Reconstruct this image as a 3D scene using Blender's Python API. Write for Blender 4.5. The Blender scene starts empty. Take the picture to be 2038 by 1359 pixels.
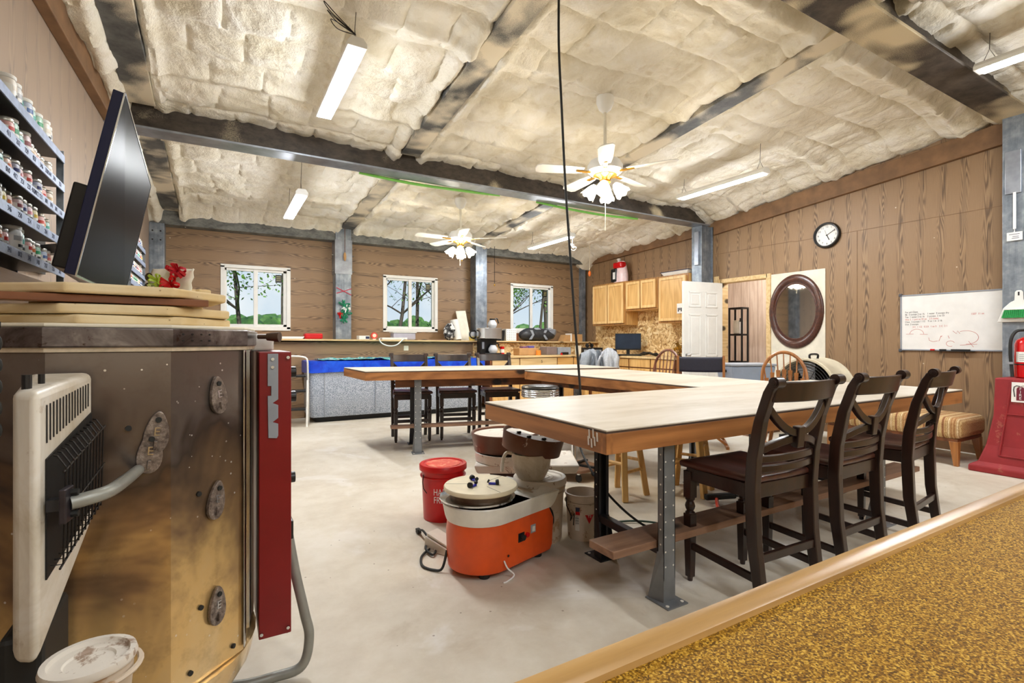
import bpy, bmesh, math, random
from mathutils import Vector, Matrix, noise
random.seed(11)
S = bpy.context.scene
COL = S.collection
PI = math.pi
R = math.radians

# ------------------------------------------------------------------ mesh builder
class MB:
    def __init__(s):
        s.bm = bmesh.new()
    def _xf(s, vs, M):
        for v in vs: v.co = M @ v.co
    def box(s, c, d, rz=0, rx=0, ry=0):
        r = bmesh.ops.create_cube(s.bm, size=1.0)
        M = Matrix.Translation(c) @ Matrix.Rotation(rz,4,'Z') @ Matrix.Rotation(ry,4,'Y') @ Matrix.Rotation(rx,4,'X') @ Matrix.Diagonal((d[0],d[1],d[2],1))
        s._xf(r['verts'], M); return s
    def bb(s, x0,x1,y0,y1,z0,z1):
        return s.box(((x0+x1)/2,(y0+y1)/2,(z0+z1)/2),(abs(x1-x0),abs(y1-y0),abs(z1-z0)))
    def bar(s, p, q, w, t, up=(0,0,1)):
        """rectangular bar from p to q, w across, t along up"""
        p=Vector(p);q=Vector(q);d=q-p;L=d.length;d=d.normalized();u=Vector(up)
        sx=d.cross(u)
        if sx.length<1e-5: sx=d.cross(Vector((0,1,0)))
        sx.normalize();uu=sx.cross(d)
        r=bmesh.ops.create_cube(s.bm,size=1.0)
        M=Matrix.Translation((p+q)/2) @ Matrix((( sx.x,d.x,uu.x,0),(sx.y,d.y,uu.y,0),(sx.z,d.z,uu.z,0),(0,0,0,1))) @ Matrix.Diagonal((w,L,t,1))
        s._xf(r['verts'],M); return s
    def cyl(s, p, q, r0, r1=None, n=20, cap=True):
        r1=r0 if r1 is None else r1
        p=Vector(p);q=Vector(q);d=q-p
        r=bmesh.ops.create_cone(s.bm,cap_ends=cap,cap_tris=False,segments=n,radius1=r0,radius2=r1,depth=d.length)
        M=Matrix.Translation((p+q)/2) @ d.to_track_quat('Z','Y').to_matrix().to_4x4()
        s._xf(r['verts'],M); return s
    def sph(s, c, r, sc=(1,1,1), u=16, v=10):
        q=bmesh.ops.create_uvsphere(s.bm,u_segments=u,v_segments=v,radius=r)
        s._xf(q['verts'],Matrix.Translation(c) @ Matrix.Diagonal((sc[0],sc[1],sc[2],1))); return s
    def lathe(s, prof, n=32, c=(0,0,0), M=None, a0=0, a1=2*PI, close=True):
        full=abs(a1-a0-2*PI)<1e-6
        k=n if full else n+1
        rings=[]
        T=(M if M else Matrix.Identity(4))
        for r,z in prof:
            ring=[]
            for i in range(k):
                a=a0+(a1-a0)*i/n
                ring.append(s.bm.verts.new(T @ Vector((c[0]+r*math.cos(a),c[1]+r*math.sin(a),c[2]+z))))
            rings.append(ring)
        for A,B in zip(rings,rings[1:]):
            for i in range(n if full else n):
                j=(i+1)%k
                try: s.bm.faces.new((A[i],A[j],B[j],B[i]))
                except Exception: pass
        if close and full:
            for g,rv in ((rings[0],True),(rings[-1],False)):
                try: s.bm.faces.new(list(reversed(g)) if rv else g)
                except Exception: pass
        return s
    def tube(s, pts, r, n=8, closed=False, rs=None):
        P=[Vector(p) for p in pts]; m=len(P); rings=[]
        prev=None
        for i,p in enumerate(P):
            a=P[i-1] if (i>0 or closed) else P[i]
            b=P[(i+1)%m] if (i<m-1 or closed) else P[i]
            t=(b-a).normalized()
            if prev is None:
                u=t.cross(Vector((0,0,1)))
                if u.length<1e-4: u=t.cross(Vector((1,0,0)))
            else: u=prev-t*prev.dot(t)
            if u.length<1e-6: u=t.cross(Vector((1,0.3,0.2)))
            u.normalize();prev=u;w=t.cross(u)
            rr=rs[i] if rs else r
            rings.append([s.bm.verts.new(p+(u*math.cos(2*PI*k/n)+w*math.sin(2*PI*k/n))*rr) for k in range(n)])
        for i in range(m if closed else m-1):
            A=rings[i];B=rings[(i+1)%m]
            for k in range(n):
                try: s.bm.faces.new((A[k],A[(k+1)%n],B[(k+1)%n],B[k]))
                except Exception: pass
        if not closed:
            s.bm.faces.new(list(reversed(rings[0])));s.bm.faces.new(rings[-1])
        return s
    def prism(s, poly, h0, h1, M=None):
        """poly in XY extruded along Z from h0 to h1, then transformed by M"""
        T=M if M else Matrix.Identity(4)
        A=[s.bm.verts.new(T @ Vector((x,y,h0))) for x,y in poly]
        B=[s.bm.verts.new(T @ Vector((x,y,h1))) for x,y in poly]
        n=len(poly)
        s.bm.faces.new(list(reversed(A)));s.bm.faces.new(B)
        for i in range(n): s.bm.faces.new((A[i],A[(i+1)%n],B[(i+1)%n],B[i]))
        return s
    def hexa(s, bot, top):
        """8-corner solid: 4 bottom + 4 top points"""
        A=[s.bm.verts.new(Vector(p)) for p in bot];B=[s.bm.verts.new(Vector(p)) for p in top]
        s.bm.faces.new(list(reversed(A)));s.bm.faces.new(B)
        for i in range(4): s.bm.faces.new((A[i],A[(i+1)%4],B[(i+1)%4],B[i]))
        return s
    def loft(s, sections, cap=True):
        rings=[[s.bm.verts.new(Vector(p)) for p in sec] for sec in sections]
        n=len(rings[0])
        for A,B in zip(rings,rings[1:]):
            for k in range(n): s.bm.faces.new((A[k],A[(k+1)%n],B[(k+1)%n],B[k]))
        if cap:
            s.bm.faces.new(list(reversed(rings[0])));s.bm.faces.new(rings[-1])
        return s
    def grid(s, fn, nu, nv):
        V=[[s.bm.verts.new(Vector(fn(i/nu,j/nv))) for j in range(nv+1)] for i in range(nu+1)]
        for i in range(nu):
            for j in range(nv):
                s.bm.faces.new((V[i][j],V[i+1][j],V[i+1][j+1],V[i][j+1]))
        return s
    def quad(s,*pts):
        s.bm.faces.new([s.bm.verts.new(Vector(p)) for p in pts]);return s
    def mark(s):
        s.nm=len(s.bm.faces);return s
    def tf(s, M):
        for v in s.bm.verts: v.co=M @ v.co
        return s
    def jit(s, amp, sc=5, seed=0):
        for v in s.bm.verts:
            n=noise.noise_vector(v.co*sc+Vector((seed,seed,seed)));v.co+=n*amp
        return s
    def build(s, name, mat, parent=None, smooth=False, bevel=0, seg=2, ws=False, solid=0, sub=0, mat2=None):
        nm=getattr(s,'nm',None)
        if mat2 and nm is not None:
            s.bm.faces.ensure_lookup_table()
            for f in s.bm.faces[nm:]: f.material_index=1
        bmesh.ops.recalc_face_normals(s.bm, faces=s.bm.faces[:])
        me=bpy.data.meshes.new(name)
        if ws and parent is not None:
            inv=world_of(parent).inverted()
            for v in s.bm.verts: v.co=inv @ v.co
        s.bm.to_mesh(me);s.bm.free()
        o=bpy.data.objects.new(name,me);COL.objects.link(o)
        if parent is not None: o.parent=parent
        if mat: me.materials.append(mat)
        if mat2: me.materials.append(mat2)
        if smooth:
            for p in me.polygons: p.use_smooth=True
        if solid:
            m=o.modifiers.new('s','SOLIDIFY');m.thickness=solid;m.offset=0
        if bevel:
            m=o.modifiers.new('b','BEVEL');m.width=bevel;m.segments=seg;m.limit_method='ANGLE';m.angle_limit=R(40)
            m.harden_normals=False
        if sub:
            m=o.modifiers.new('u','SUBSURF');m.levels=sub;m.render_levels=sub
        if smooth:
            try:
                me.set_sharp_from_angle(angle=R(42))
            except Exception: pass
        return o

def world_of(o):
    M=Matrix.LocRotScale(o.location,o.rotation_euler,o.scale)
    return world_of(o.parent) @ M if o.parent else M
def tag(o,label,cat,group=None,kind=None):
    o['label']=label;o['category']=cat
    if group: o['group']=group
    if kind: o['kind']=kind
    return o
def thing(name,label,cat,loc=(0,0,0),rz=0,group=None):
    o=bpy.data.objects.new(name,None);COL.objects.link(o);o.empty_display_size=.05
    o.location=loc;o.rotation_euler=(0,0,rz)
    return tag(o,label,cat,group)
def struct(o,label=None):
    o['kind']='structure'
    if label: o['label']=label
    return o
def dup(root,loc,rz=None,label=None,group=None):
    c=root.copy();COL.objects.link(c);c.location=loc
    if rz is not None: c.rotation_euler=(0,0,rz)
    if label: c['label']=label
    if group: c['group']=group
    def rec(a,b):
        for ch in list(a.children):
            k=ch.copy();COL.objects.link(k);k.parent=b;rec(ch,k)
    rec(root,c)
    return c
def rot2(x,y,a): return (x*math.cos(a)-y*math.sin(a),x*math.sin(a)+y*math.cos(a))
def frame(o,xa,ya):
    """4x4 placing local xy plane at o with x axis xa, y axis ya"""
    xa=Vector(xa).normalized();ya=Vector(ya).normalized();za=xa.cross(ya)
    return Matrix(((xa.x,ya.x,za.x,o[0]),(xa.y,ya.y,za.y,o[1]),(xa.z,ya.z,za.z,o[2]),(0,0,0,1)))
def text(name,body,size,mat,M,parent=None,ex=.0006,align='CENTER',bend=None,sx=1,line=1.0):
    cu=bpy.data.curves.new('t','FONT');cu.body=body;cu.size=size;cu.extrude=ex;cu.align_x=align;cu.align_y='CENTER';cu.space_line=line
    to=bpy.data.objects.new('t',cu);COL.objects.link(to)
    dg=bpy.context.evaluated_depsgraph_get();dg.update()
    me=bpy.data.meshes.new_from_object(to.evaluated_get(dg))
    bpy.data.objects.remove(to);bpy.data.curves.remove(cu)
    me.name=name
    for v in me.vertices:
        co=v.co.copy();co.x*=sx
        if bend:
            a=co.x/bend;co=Vector((math.sin(a)*(bend+co.z),co.y,math.cos(a)*(bend+co.z)-bend))
        v.co=M @ co
    if parent is not None:
        inv=world_of(parent).inverted()
        for v in me.vertices: v.co=inv @ v.co
    o=bpy.data.objects.new(name,me);COL.objects.link(o)
    me.materials.clear();me.materials.append(mat)
    if parent is not None: o.parent=parent
    return o
def arc(c,r,a0,a1,n,plane='xz'):
    out=[]
    for i in range(n+1):
        a=a0+(a1-a0)*i/n
        if plane=='xz': out.append((c[0]+r*math.cos(a),c[1],c[2]+r*math.sin(a)))
        elif plane=='xy': out.append((c[0]+r*math.cos(a),c[1]+r*math.sin(a),c[2]))
        else: out.append((c[0],c[1]+r*math.cos(a),c[2]+r*math.sin(a)))
    return out
def smoothpath(P,k=6):
    P=[Vector(p) for p in P];out=[]
    for i in range(len(P)-1):
        p0=P[max(i-1,0)];p1=P[i];p2=P[i+1];p3=P[min(i+2,len(P)-1)]
        for j in range(k):
            t=j/k
            out.append(.5*((2*p1)+(p2-p0)*t+(2*p0-5*p1+4*p2-p3)*t*t+(3*p1-p0-3*p2+p3)*t**3))
    out.append(P[-1]);return out

# ------------------------------------------------------------------ materials
def lin(c):
    f=lambda u:(u/12.92 if u<=.04045 else ((u+.055)/1.055)**2.4)
    return tuple(f(v/255) for v in c)+(1,)
class N:
    """tiny node-tree helper"""
    def __init__(s,name):
        s.m=bpy.data.materials.new(name);s.m.use_nodes=True;s.t=s.m.node_tree;s.n=s.t.nodes
        s.b=s.n['Principled BSDF'];s._tc=None
    def add(s,ty,**kw):
        n=s.n.new(ty)
        for k,v in kw.items(): setattr(n,k,v)
        return n
    def L(s,a,b): s.t.links.new(a,b)
    def obj(s):
        if not s._tc: s._tc=s.add('ShaderNodeTexCoord')
        return s._tc.outputs['Object']
    def geo(s):
        return s.add('ShaderNodeNewGeometry').outputs['Position']
    def map(s,src,sc=(1,1,1),loc=(0,0,0),rot=(0,0,0)):
        n=s.add('ShaderNodeMapping');s.L(src,n.inputs[0])
        n.inputs['Scale'].default_value=sc;n.inputs['Location'].default_value=loc;n.inputs['Rotation'].default_value=rot
        return n.outputs[0]
    def noise(s,v,sc=5,det=4,ro=.6,dist=0):
        n=s.add('ShaderNodeTexNoise');s.L(v,n.inputs['Vector'])
        n.inputs['Scale'].default_value=sc;n.inputs['Detail'].default_value=det;n.inputs['Roughness'].default_value=ro;n.inputs['Distortion'].default_value=dist
        return n.outputs['Fac']
    def vor(s,v,sc=5,feat='F1',out='Distance',rnd=1):
        n=s.add('ShaderNodeTexVoronoi');n.feature=feat;s.L(v,n.inputs['Vector']);n.inputs['Scale'].default_value=sc;n.inputs['Randomness'].default_value=rnd
        return n.outputs[out]
    def math(s,op,a,b=None,c=None):
        n=s.add('ShaderNodeMath');n.operation=op
        for i,x in enumerate((a,b,c)):
            if x is None: continue
            if isinstance(x,(int,float)): n.inputs[i].default_value=x
            else: s.L(x,n.inputs[i])
        return n.outputs[0]
    def ramp(s,f,stops,interp='LINEAR'):
        n=s.add('ShaderNodeValToRGB');n.color_ramp.interpolation=interp
        e=n.color_ramp.elements
        while len(e)<len(stops): e.new(.5)
        for k,(p,c) in enumerate(stops):
            e[k].position=p;e[k].color=c if len(c)==4 else lin(c)
        s.L(f,n.inputs[0]);return n.outputs[0]
    def mix(s,f,a,b,mode='MIX'):
        n=s.add('ShaderNodeMix');n.data_type='RGBA';n.blend_type=mode
        for k,x in (('Factor',f),):
            if isinstance(x,(int,float)): n.inputs[0].default_value=x
            else: s.L(x,n.inputs[0])
        for idx,x in ((6,a),(7,b)):
            if isinstance(x,tuple): n.inputs[idx].default_value=x if len(x)==4 else lin(x)
            else: s.L(x,n.inputs[idx])
        return n.outputs[2]
    def sep(s,v):
        n=s.add('ShaderNodeSeparateXYZ');s.L(v,n.inputs[0]);return n.outputs
    def bump(s,h,st=.3,d=.02):
        n=s.add('ShaderNodeBump');s.L(h,n.inputs['Height']);n.inputs['Strength'].default_value=st;n.inputs['Distance'].default_value=d
        s.L(n.outputs[0],s.b.inputs['Normal'])
    def base(s,c):
        if isinstance(c,tuple): s.b.inputs['Base Color'].default_value=c if len(c)==4 else lin(c)
        else: s.L(c,s.b.inputs['Base Color'])
    def setp(s,rough=.5,metal=0,**kw):
        s.b.inputs['Roughness'].default_value=rough;s.b.inputs['Metallic'].default_value=metal
        for k,v in kw.items(): s.b.inputs[k.replace('_',' ')].default_value=v
        return s
_plain={}
def plain(name,c,rough=.5,metal=0,var=.12,sc=14,bump=0,**kw):
    """solid colour with slight procedural mottling"""
    if name in _plain: return _plain[name]
    n=N(name);f=n.noise(n.obj(),sc,3)
    a=lin(c);d=tuple(max(0,x*(1-var)) for x in a[:3])+(1,);u=tuple(min(1,x*(1+var)) for x in a[:3])+(1,)
    n.base(n.ramp(f,[(.3,d),(.7,u)]))
    n.setp(rough,metal,**kw)
    if bump: n.bump(f,bump,.01)
    _plain[name]=n.m;return n.m
def emit(name,c,st):
    n=N(name);n.base(c);n.b.inputs['Emission Color'].default_value=lin(c);n.b.inputs['Emission Strength'].default_value=st
    return n.m

def panelling(name,axis,tone=1.0,off=0.0,grey=0.0):
    """printed wood panel: cathedral grain. axis = grain direction ('x','y','z'); pattern on a wall in world metres"""
    n=N(name);p=n.geo();x,y,z=n.sep(p)
    if axis=='x': u,v=z,x           # back wall, grain horizontal
    else: u,v=n.math('ADD',x,y),z   # grain vertical
    u=n.math('ADD',u,off)
    c=n.add('ShaderNodeCombineXYZ')
    n.L(n.math('MULTIPLY',u,11),c.inputs[0]);n.L(n.math('MULTIPLY',v,.9),c.inputs[1])
    big=n.noise(c.outputs[0],1.0,1.5,.45)
    rings=n.math('SINE',n.math('MULTIPLY',big,125))
    fc=n.add('ShaderNodeCombineXYZ')
    n.L(n.math('MULTIPLY',u,220),fc.inputs[0]);n.L(n.math('MULTIPLY',v,5),fc.inputs[1])
    fine=n.noise(fc.outputs[0],1,3,.7)
    # strong-grain bands alternate with plain bands
    bands=n.math('SINE',n.math('ADD',n.math('MULTIPLY',u,2*PI/.19),n.math('MULTIPLY',n.noise(p,1.1,1),3.0)))
    msk=n.math('MULTIPLY',n.math('GREATER_THAN',bands,-.15),1.0)
    bm=n.math('SMOOTH_MAX',bands,0.0,.5)
    g=n.math('MULTIPLY',n.math('MULTIPLY',n.math('ADD',rings,.35),bm),n.math('ADD',fine,.15))
    g=n.math('ADD',n.math('MULTIPLY',g,.52),n.math('MULTIPLY',fine,.32))
    t=lambda c:tuple(min(255,v*tone) for v in c)
    col=n.ramp(g,[(.0,t((158,128,94))),(.22,t((138,108,76))),(.46,t((100,74,49))),(.74,t((50,36,24)))])
    blot=n.noise(p,.8,2)
    col=n.mix(n.math('MULTIPLY',blot,.35),col,t((168,142,114)))
    if grey: col=n.mix(grey,col,(168,158,150))
    # pale filler specks / nail spots
    sp=n.vor(p,4.5,'F1','Distance')
    spk=n.math('LESS_THAN',sp,.035)
    col=n.mix(n.math('MULTIPLY',spk,.8),col,(214,200,176))
    n.base(col);n.setp(.52);n.bump(g,.08,.004)
    return n.m
def stain_wood(name,light,dark,ax=0,sc=1.0,rough=.5,knots=True,obj=True,coat=0.0):
    """board grain running along local axis ax"""
    n=N(name);src=n.obj() if obj else n.geo()
    s=[26*sc,26*sc,26*sc];s[ax]=1.6*sc
    v=n.map(src,tuple(s))
    a=n.noise(v,1,4,.6,.4)
    s2=[5*sc]*3;s2[ax]=.55*sc
    rings=n.math('SINE',n.math('MULTIPLY',n.noise(n.map(src,tuple(s2)),1,1,.4),46))
    f=n.math('ADD',n.math('MULTIPLY',a,.7),n.math('MULTIPLY',rings,.12))
    col=n.ramp(f,[(.2,light),(.5,tuple((p+q)/2 for p,q in zip(light,dark))),(.72,dark)])
    if knots:
        s3=[4.5]*3;s3[ax]=2.6
        k=n.vor(n.map(src,tuple(s3)),1.0,'F1','Distance')
        kf=n.ramp(k,[(.13,(255,255,255)),(.22,(0,0,0))])
        kd=tuple(v*.35 for v in dark)
        col=n.mix(kf,col,kd)
    n.base(col);n.setp(rough);n.b.inputs['Coat Weight'].default_value=coat;n.b.inputs['Coat Roughness'].default_value=.25
    n.bump(a,.12,.003)
    return n.m
# ------------------------------------------------------------------ material library
M={}
# spray foam ceiling
n=N('spray_foam');p=n.geo()
a=n.noise(p,3.2,6,.62,.6);b=n.noise(p,34,4,.65);c=n.noise(p,.7,2)
col=n.ramp(a,[(.3,(214,204,178)),(.48,(234,228,210)),(.68,(246,243,234))])
col=n.mix(n.math('MULTIPLY',n.ramp(c,[(.42,(0,0,0)),(.66,(255,255,255))]),.45),col,(244,240,230))
col=n.mix(n.math('MULTIPLY',n.ramp(n.noise(p,9,3,.6),[(.6,(0,0,0)),(.72,(255,255,255))]),.3),col,(190,166,122))
n.base(col);n.setp(.85);n.bump(n.math('ADD',n.math('MULTIPLY',a,1.2),n.math('MULTIPLY',b,.45)),.75,.035)
M['foam']=n.m
# galvanised grey column steel
n=N('galvanised_steel');p=n.geo()
a=n.noise(p,7,5,.65);b=n.noise(n.map(p,(30,30,2.5)),1,3)
n.base(n.ramp(n.math('ADD',n.math('MULTIPLY',a,.7),n.math('MULTIPLY',b,.3)),[(.3,(88,96,106)),(.5,(128,137,147)),(.7,(172,180,187))]))
n.setp(.42,.45);M['galv']=n.m
# dark beam steel with cream overspray patches
def beamsteel(name,dark,mid,ov,lo,hi,sc):
    n=N(name);p=n.geo()
    a=n.noise(n.map(p,(1,1,2)),6,5,.7)
    col=n.ramp(a,[(.3,dark),(.7,mid)])
    o=n.noise(p,sc,3,.5,.3);g=n.noise(p,160,2)
    f=n.ramp(n.math('ADD',n.math('MULTIPLY',o,.9),n.math('MULTIPLY',g,.1)),[(lo,(0,0,0)),(hi,(255,255,255))])
    n.base(n.mix(f,col,ov));n.setp(.6,.25);return n.m
M['beam']=beamsteel('dark_beam_steel',(40,36,33),(92,82,72),(216,202,170),.56,.66,1.3)
M['rafter']=beamsteel('rafter_steel',(64,66,68),(112,112,110),(228,218,196),.46,.58,1.9)
M['eave']=beamsteel('eave_steel',(66,68,68),(140,142,138),(196,184,160),.70,.86,2.4)
M['flange']=plain('flange_steel',(150,156,166),.35,.6,.3,5)
M['panel_right']=panelling('wood_panel_upright_grain','z',1.0)
M['panel_left']=panelling('wood_panel_left','z',1.0,3.1,.45)
M['panel_back']=panelling('wood_panel_level_grain','x',.98)
M['panel_trim']=plain('trim_board_brown',(124,92,62),.6,0,.25,6)
# concrete floor
n=N('concrete_floor');p=n.geo()
a=n.noise(p,.9,4,.6,.5);b=n.noise(p,5,5,.7);c=n.noise(p,60,2)
col=n.ramp(n.math('ADD',n.math('MULTIPLY',a,.6),n.math('MULTIPLY',b,.4)),[(.3,(186,174,154)),(.5,(208,200,184)),(.7,(224,219,209))])
st=n.ramp(n.noise(p,1.7,5,.7,1.2),[(.60,(0,0,0)),(.74,(255,255,255))])
col=n.mix(n.math('MULTIPLY',st,.35),col,(160,140,112))
wt=n.ramp(n.noise(n.map(p,(1,1,1),(4,7,0)),1.1,5,.7,.8),[(.56,(0,0,0)),(.7,(255,255,255))])
col=n.mix(n.math('MULTIPLY',wt,.55),col,(232,231,230))
sp=n.math('LESS_THAN',n.vor(p,9,'F1','Distance'),.045)
col=n.mix(n.math('MULTIPLY',sp,.65),col,(104,84,64))
n.base(col);n.setp(.55);n.bump(b,.08,.01);M['floor']=n.m
# laminate table top
n=N('cream_table_top');p=n.geo()
a=n.noise(n.map(p,(1,3.5,1)),1.6,5,.65,.4)
col=n.ramp(a,[(.3,(190,181,162)),(.5,(210,203,190)),(.72,(224,219,210))])
col=n.mix(n.math('MULTIPLY',n.math('LESS_THAN',n.vor(p,5,'F1','Distance'),.03),.7),col,(120,95,70))
n.base(col);n.setp(.42);M['tabletop']=n.m
M['pine']=stain_wood('stained_pine',(178,120,68),(112,66,32),0,1.0,.45,True,False)
M['pine_y']=stain_wood('stained_pine_crosswise',(178,120,68),(112,66,32),1,1.0,.45,True,False)
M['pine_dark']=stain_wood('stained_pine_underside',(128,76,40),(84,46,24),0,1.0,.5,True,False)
M['oak']=stain_wood('honey_oak',(226,184,118),(190,138,74),2,1.4,.38,False,True,.2)
M['oak_x']=stain_wood('honey_oak_level',(222,178,110),(182,128,66),0,1.2,.38,False,True,.2)
M['oak_light']=stain_wood('honey_oak_pale_rail',(238,202,140),(206,160,98),2,1.4,.38,False,True,.2)
M['oak_gap_shade']=stain_wood('honey_oak_gap_shade',(184,134,74),(138,92,44),2,1.4,.4,False,True,.1)
M['baredge']=stain_wood('bar_edge_oak',(190,150,92),(136,98,50),0,2.2,.28,False,False,.4)
M['plank']=stain_wood('footrest_plank',(150,116,92),(104,74,56),0,1.2,.6,True,False)
M['blond']=stain_wood('blond_stool_wood',(222,180,112),(190,142,76),2,1.3,.4,False,True,.2)
M['blondpine']=stain_wood('pale_pine',(224,196,146),(190,152,98),0,1.3,.5,True,False)
M['windsor']=stain_wood('brown_chair_wood',(176,116,60),(122,74,34),2,1.5,.35,False,True,.3)
M['cherry']=stain_wood('reddish_chair_wood',(128,72,48),(78,40,26),2,1.5,.35,False,True,.3)
# espresso stool
n=N('espresso_wood');v=n.obj()
a=n.noise(n.map(v,(22,22,3)),1,4,.6)
col=n.ramp(a,[(.3,(24,12,9)),(.7,(48,27,20))])
wr=n.ramp(n.noise(v,26,4,.75),[(.68,(0,0,0)),(.76,(255,255,255))])
col=n.mix(n.math('MULTIPLY',wr,.25),col,(128,92,70))
n.base(col);n.setp(.3);n.b.inputs['Coat Weight'].default_value=.2;n.b.inputs['Coat Roughness'].default_value=.2;M['espresso']=n.m
M['espresso_seat']=stain_wood('worn_espresso_seat',(84,44,34),(44,23,17),1,1.4,.36,False,True,.3)
M['mirrorframe']=stain_wood('mahogany_frame',(82,44,30),(44,22,16),0,1.4,.3,False,True,.4)
n=N('mirror_glass');n.base((225,230,235));n.setp(.03,1.0);M['mirror']=n.m
# speckled bar laminate
n=N('gold_speckle_laminate');p=n.geo()
a=n.noise(n.map(p,(1,1.0,1)),640,2,.6);b=n.vor(p,760,'F1','Color');bl=n.noise(p,7,2)
f=n.math('ADD',n.math('MULTIPLY',a,.6),n.math('MULTIPLY',n.sep(b)[0],.4))
col=n.ramp(f,[(.30,(54,32,2)),(.44,(122,84,10)),(.56,(166,120,24)),(.74,(230,188,80))])
n.base(n.mix(n.math('MULTIPLY',bl,.35),col,(136,96,24)));n.setp(.6);n.b.inputs['Specular IOR Level'].default_value=.2;M['bartop']=n.m
# OSB
n=N('strand_board');p=n.geo()
wob=n.add('ShaderNodeTexNoise');n.L(p,wob.inputs['Vector']);wob.inputs['Scale'].default_value=5;wob.inputs['Detail'].default_value=2
vm=n.add('ShaderNodeVectorMath');vm.operation='MULTIPLY_ADD';n.L(wob.outputs['Color'],vm.inputs[0]);vm.inputs[1].default_value=(.5,.5,.5);n.L(p,vm.inputs[2])
v=vm.outputs[0]
c1=n.vor(n.map(v,(20,20,7),(0,0,0),(.7,.4,0)),1.5,'F1','Color');c2=n.vor(n.map(v,(8,8,22),(1,2,3),(-.6,.5,.4)),1.5,'F1','Color')
f=n.math('ADD',n.math('MULTIPLY',n.sep(c1)[0],.5),n.math('MULTIPLY',n.sep(c2)[1],.5))
n.base(n.ramp(f,[(.15,(156,112,62)),(.4,(216,178,118)),(.62,(238,210,154)),(.85,(250,232,190))]));n.setp(.6);n.bump(f,.3,.004);M['osb']=n.m
# kiln stainless: tan low and dark high reflections painted in, plus blotches
n=N('reflection_tinted_stainless');v=n.obj();z=n.sep(v)[2]
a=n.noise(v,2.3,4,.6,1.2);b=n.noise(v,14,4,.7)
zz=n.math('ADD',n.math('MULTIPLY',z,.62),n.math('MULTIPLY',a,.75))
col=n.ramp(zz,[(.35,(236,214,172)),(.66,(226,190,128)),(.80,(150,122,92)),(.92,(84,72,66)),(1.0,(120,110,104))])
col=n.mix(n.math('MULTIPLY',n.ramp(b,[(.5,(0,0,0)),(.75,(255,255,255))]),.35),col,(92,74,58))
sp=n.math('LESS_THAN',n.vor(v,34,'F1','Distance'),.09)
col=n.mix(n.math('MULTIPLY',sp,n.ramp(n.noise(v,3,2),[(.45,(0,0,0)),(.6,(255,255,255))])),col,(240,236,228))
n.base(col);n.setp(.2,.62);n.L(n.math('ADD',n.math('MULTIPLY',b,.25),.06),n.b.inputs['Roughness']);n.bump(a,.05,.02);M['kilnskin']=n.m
n=N('tarnished_band');v=n.obj()
a=n.noise(v,7,5,.7,.6);b=n.noise(v,40,3,.7)
col=n.ramp(a,[(.3,(62,54,54)),(.5,(112,104,104)),(.7,(168,162,160))])
col=n.mix(n.ramp(b,[(.6,(0,0,0)),(.7,(255,255,255))]),col,(64,48,40))
n.base(col);n.setp(.28,.85);M['kilnband']=n.m
M['chrome']=plain('bright_chrome',(214,216,220),.14,1.0,.08,9)
n=N('cast_plug');v=n.obj();a=n.noise(v,60,4,.7);n.base(n.ramp(a,[(.3,(72,60,56)),(.55,(138,126,118)),(.8,(196,188,180))]));n.setp(.42,.5);n.bump(a,.4,.004);M['plug']=n.m
n=N('kiln_shelf_ceramic');v=n.obj();a=n.noise(v,6,3);b=n.noise(v,50,3)
col=n.ramp(a,[(.35,(216,188,134)),(.65,(232,214,176))]);sp=n.math('LESS_THAN',n.vor(v,30,'F1','Distance'),.07)
n.base(n.mix(n.math('MULTIPLY',sp,.6),col,(130,96,60)));n.setp(.8);n.bump(b,.15,.004);M['ceramic']=n.m
n=N('soiled_white_enamel');v=n.obj();a=n.noise(v,5,5,.7,.8);b=n.noise(v,24,4,.7)
col=n.ramp(a,[(.35,(198,188,168)),(.55,(222,216,204)),(.75,(232,230,224))])
col=n.mix(n.math('MULTIPLY',n.ramp(b,[(.62,(0,0,0)),(.74,(255,255,255))]),.5),col,(140,112,70))
n.base(col);n.setp(.4);M['heater']=n.m
def splash(name,c,sc,amt,spot,rough=.4):
    n=N(name);v=n.obj();a=n.noise(v,6,3)
    A=lin(c);col=n.ramp(a,[(.3,tuple(x*.85 for x in A[:3])+(1,)),(.7,tuple(min(1,x*1.1) for x in A[:3])+(1,))])
    s=n.ramp(n.noise(v,sc,5,.75,.5),[(amt,(0,0,0)),(amt+.06,(255,255,255))])
    n.base(n.mix(s,col,spot));n.setp(rough);return n.m
M['red_bucket']=plain('red_plastic',(196,16,22),.35,0,.12,9)
M['red_lid_dust']=splash('dusty_red_lid',(214,60,44),9,.52,(226,140,112))
M['stand_red']=splash('dusty_red_plastic',(146,32,38),11,.60,(160,80,66),.58)
M['ext_red']=plain('extinguisher_red',(200,12,18),.22,0,.08,6)
M['orange']=splash('orange_enamel',(226,86,26),13,.72,(236,170,130),.32)
M['whitepan']=splash('white_splash_pan',(232,232,226),15,.68,(178,160,132),.32)
M['bat']=splash('cream_bat',(234,224,196),10,.68,(214,196,150),.4)
M['brownpan']=splash('brown_splash_pan',(104,62,40),13,.63,(214,200,186),.4)
M['claywhite']=splash('clay_splashed_white',(222,216,206),12,.58,(158,136,118),.5)
M['whitebucket']=splash('soiled_white_plastic',(208,192,172),8,.56,(178,146,112),.45)
M['pail']=splash('muddy_white_pail',(220,208,194),10,.56,(150,112,84),.45)
M['white']=plain('white_paint',(236,236,232),.42,0,.04,6)
M['whitefab']=plain('white_vinyl',(240,240,238),.35,0,.04,8)
M['offwhite']=plain('off_white_board',(230,224,206),.6,0,.1,7)
M['black']=plain('black_plastic',(22,22,24),.35,0,.2,20)
M['blackmat']=plain('black_matt',(18,18,18),.7,0,.2,20)
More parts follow.
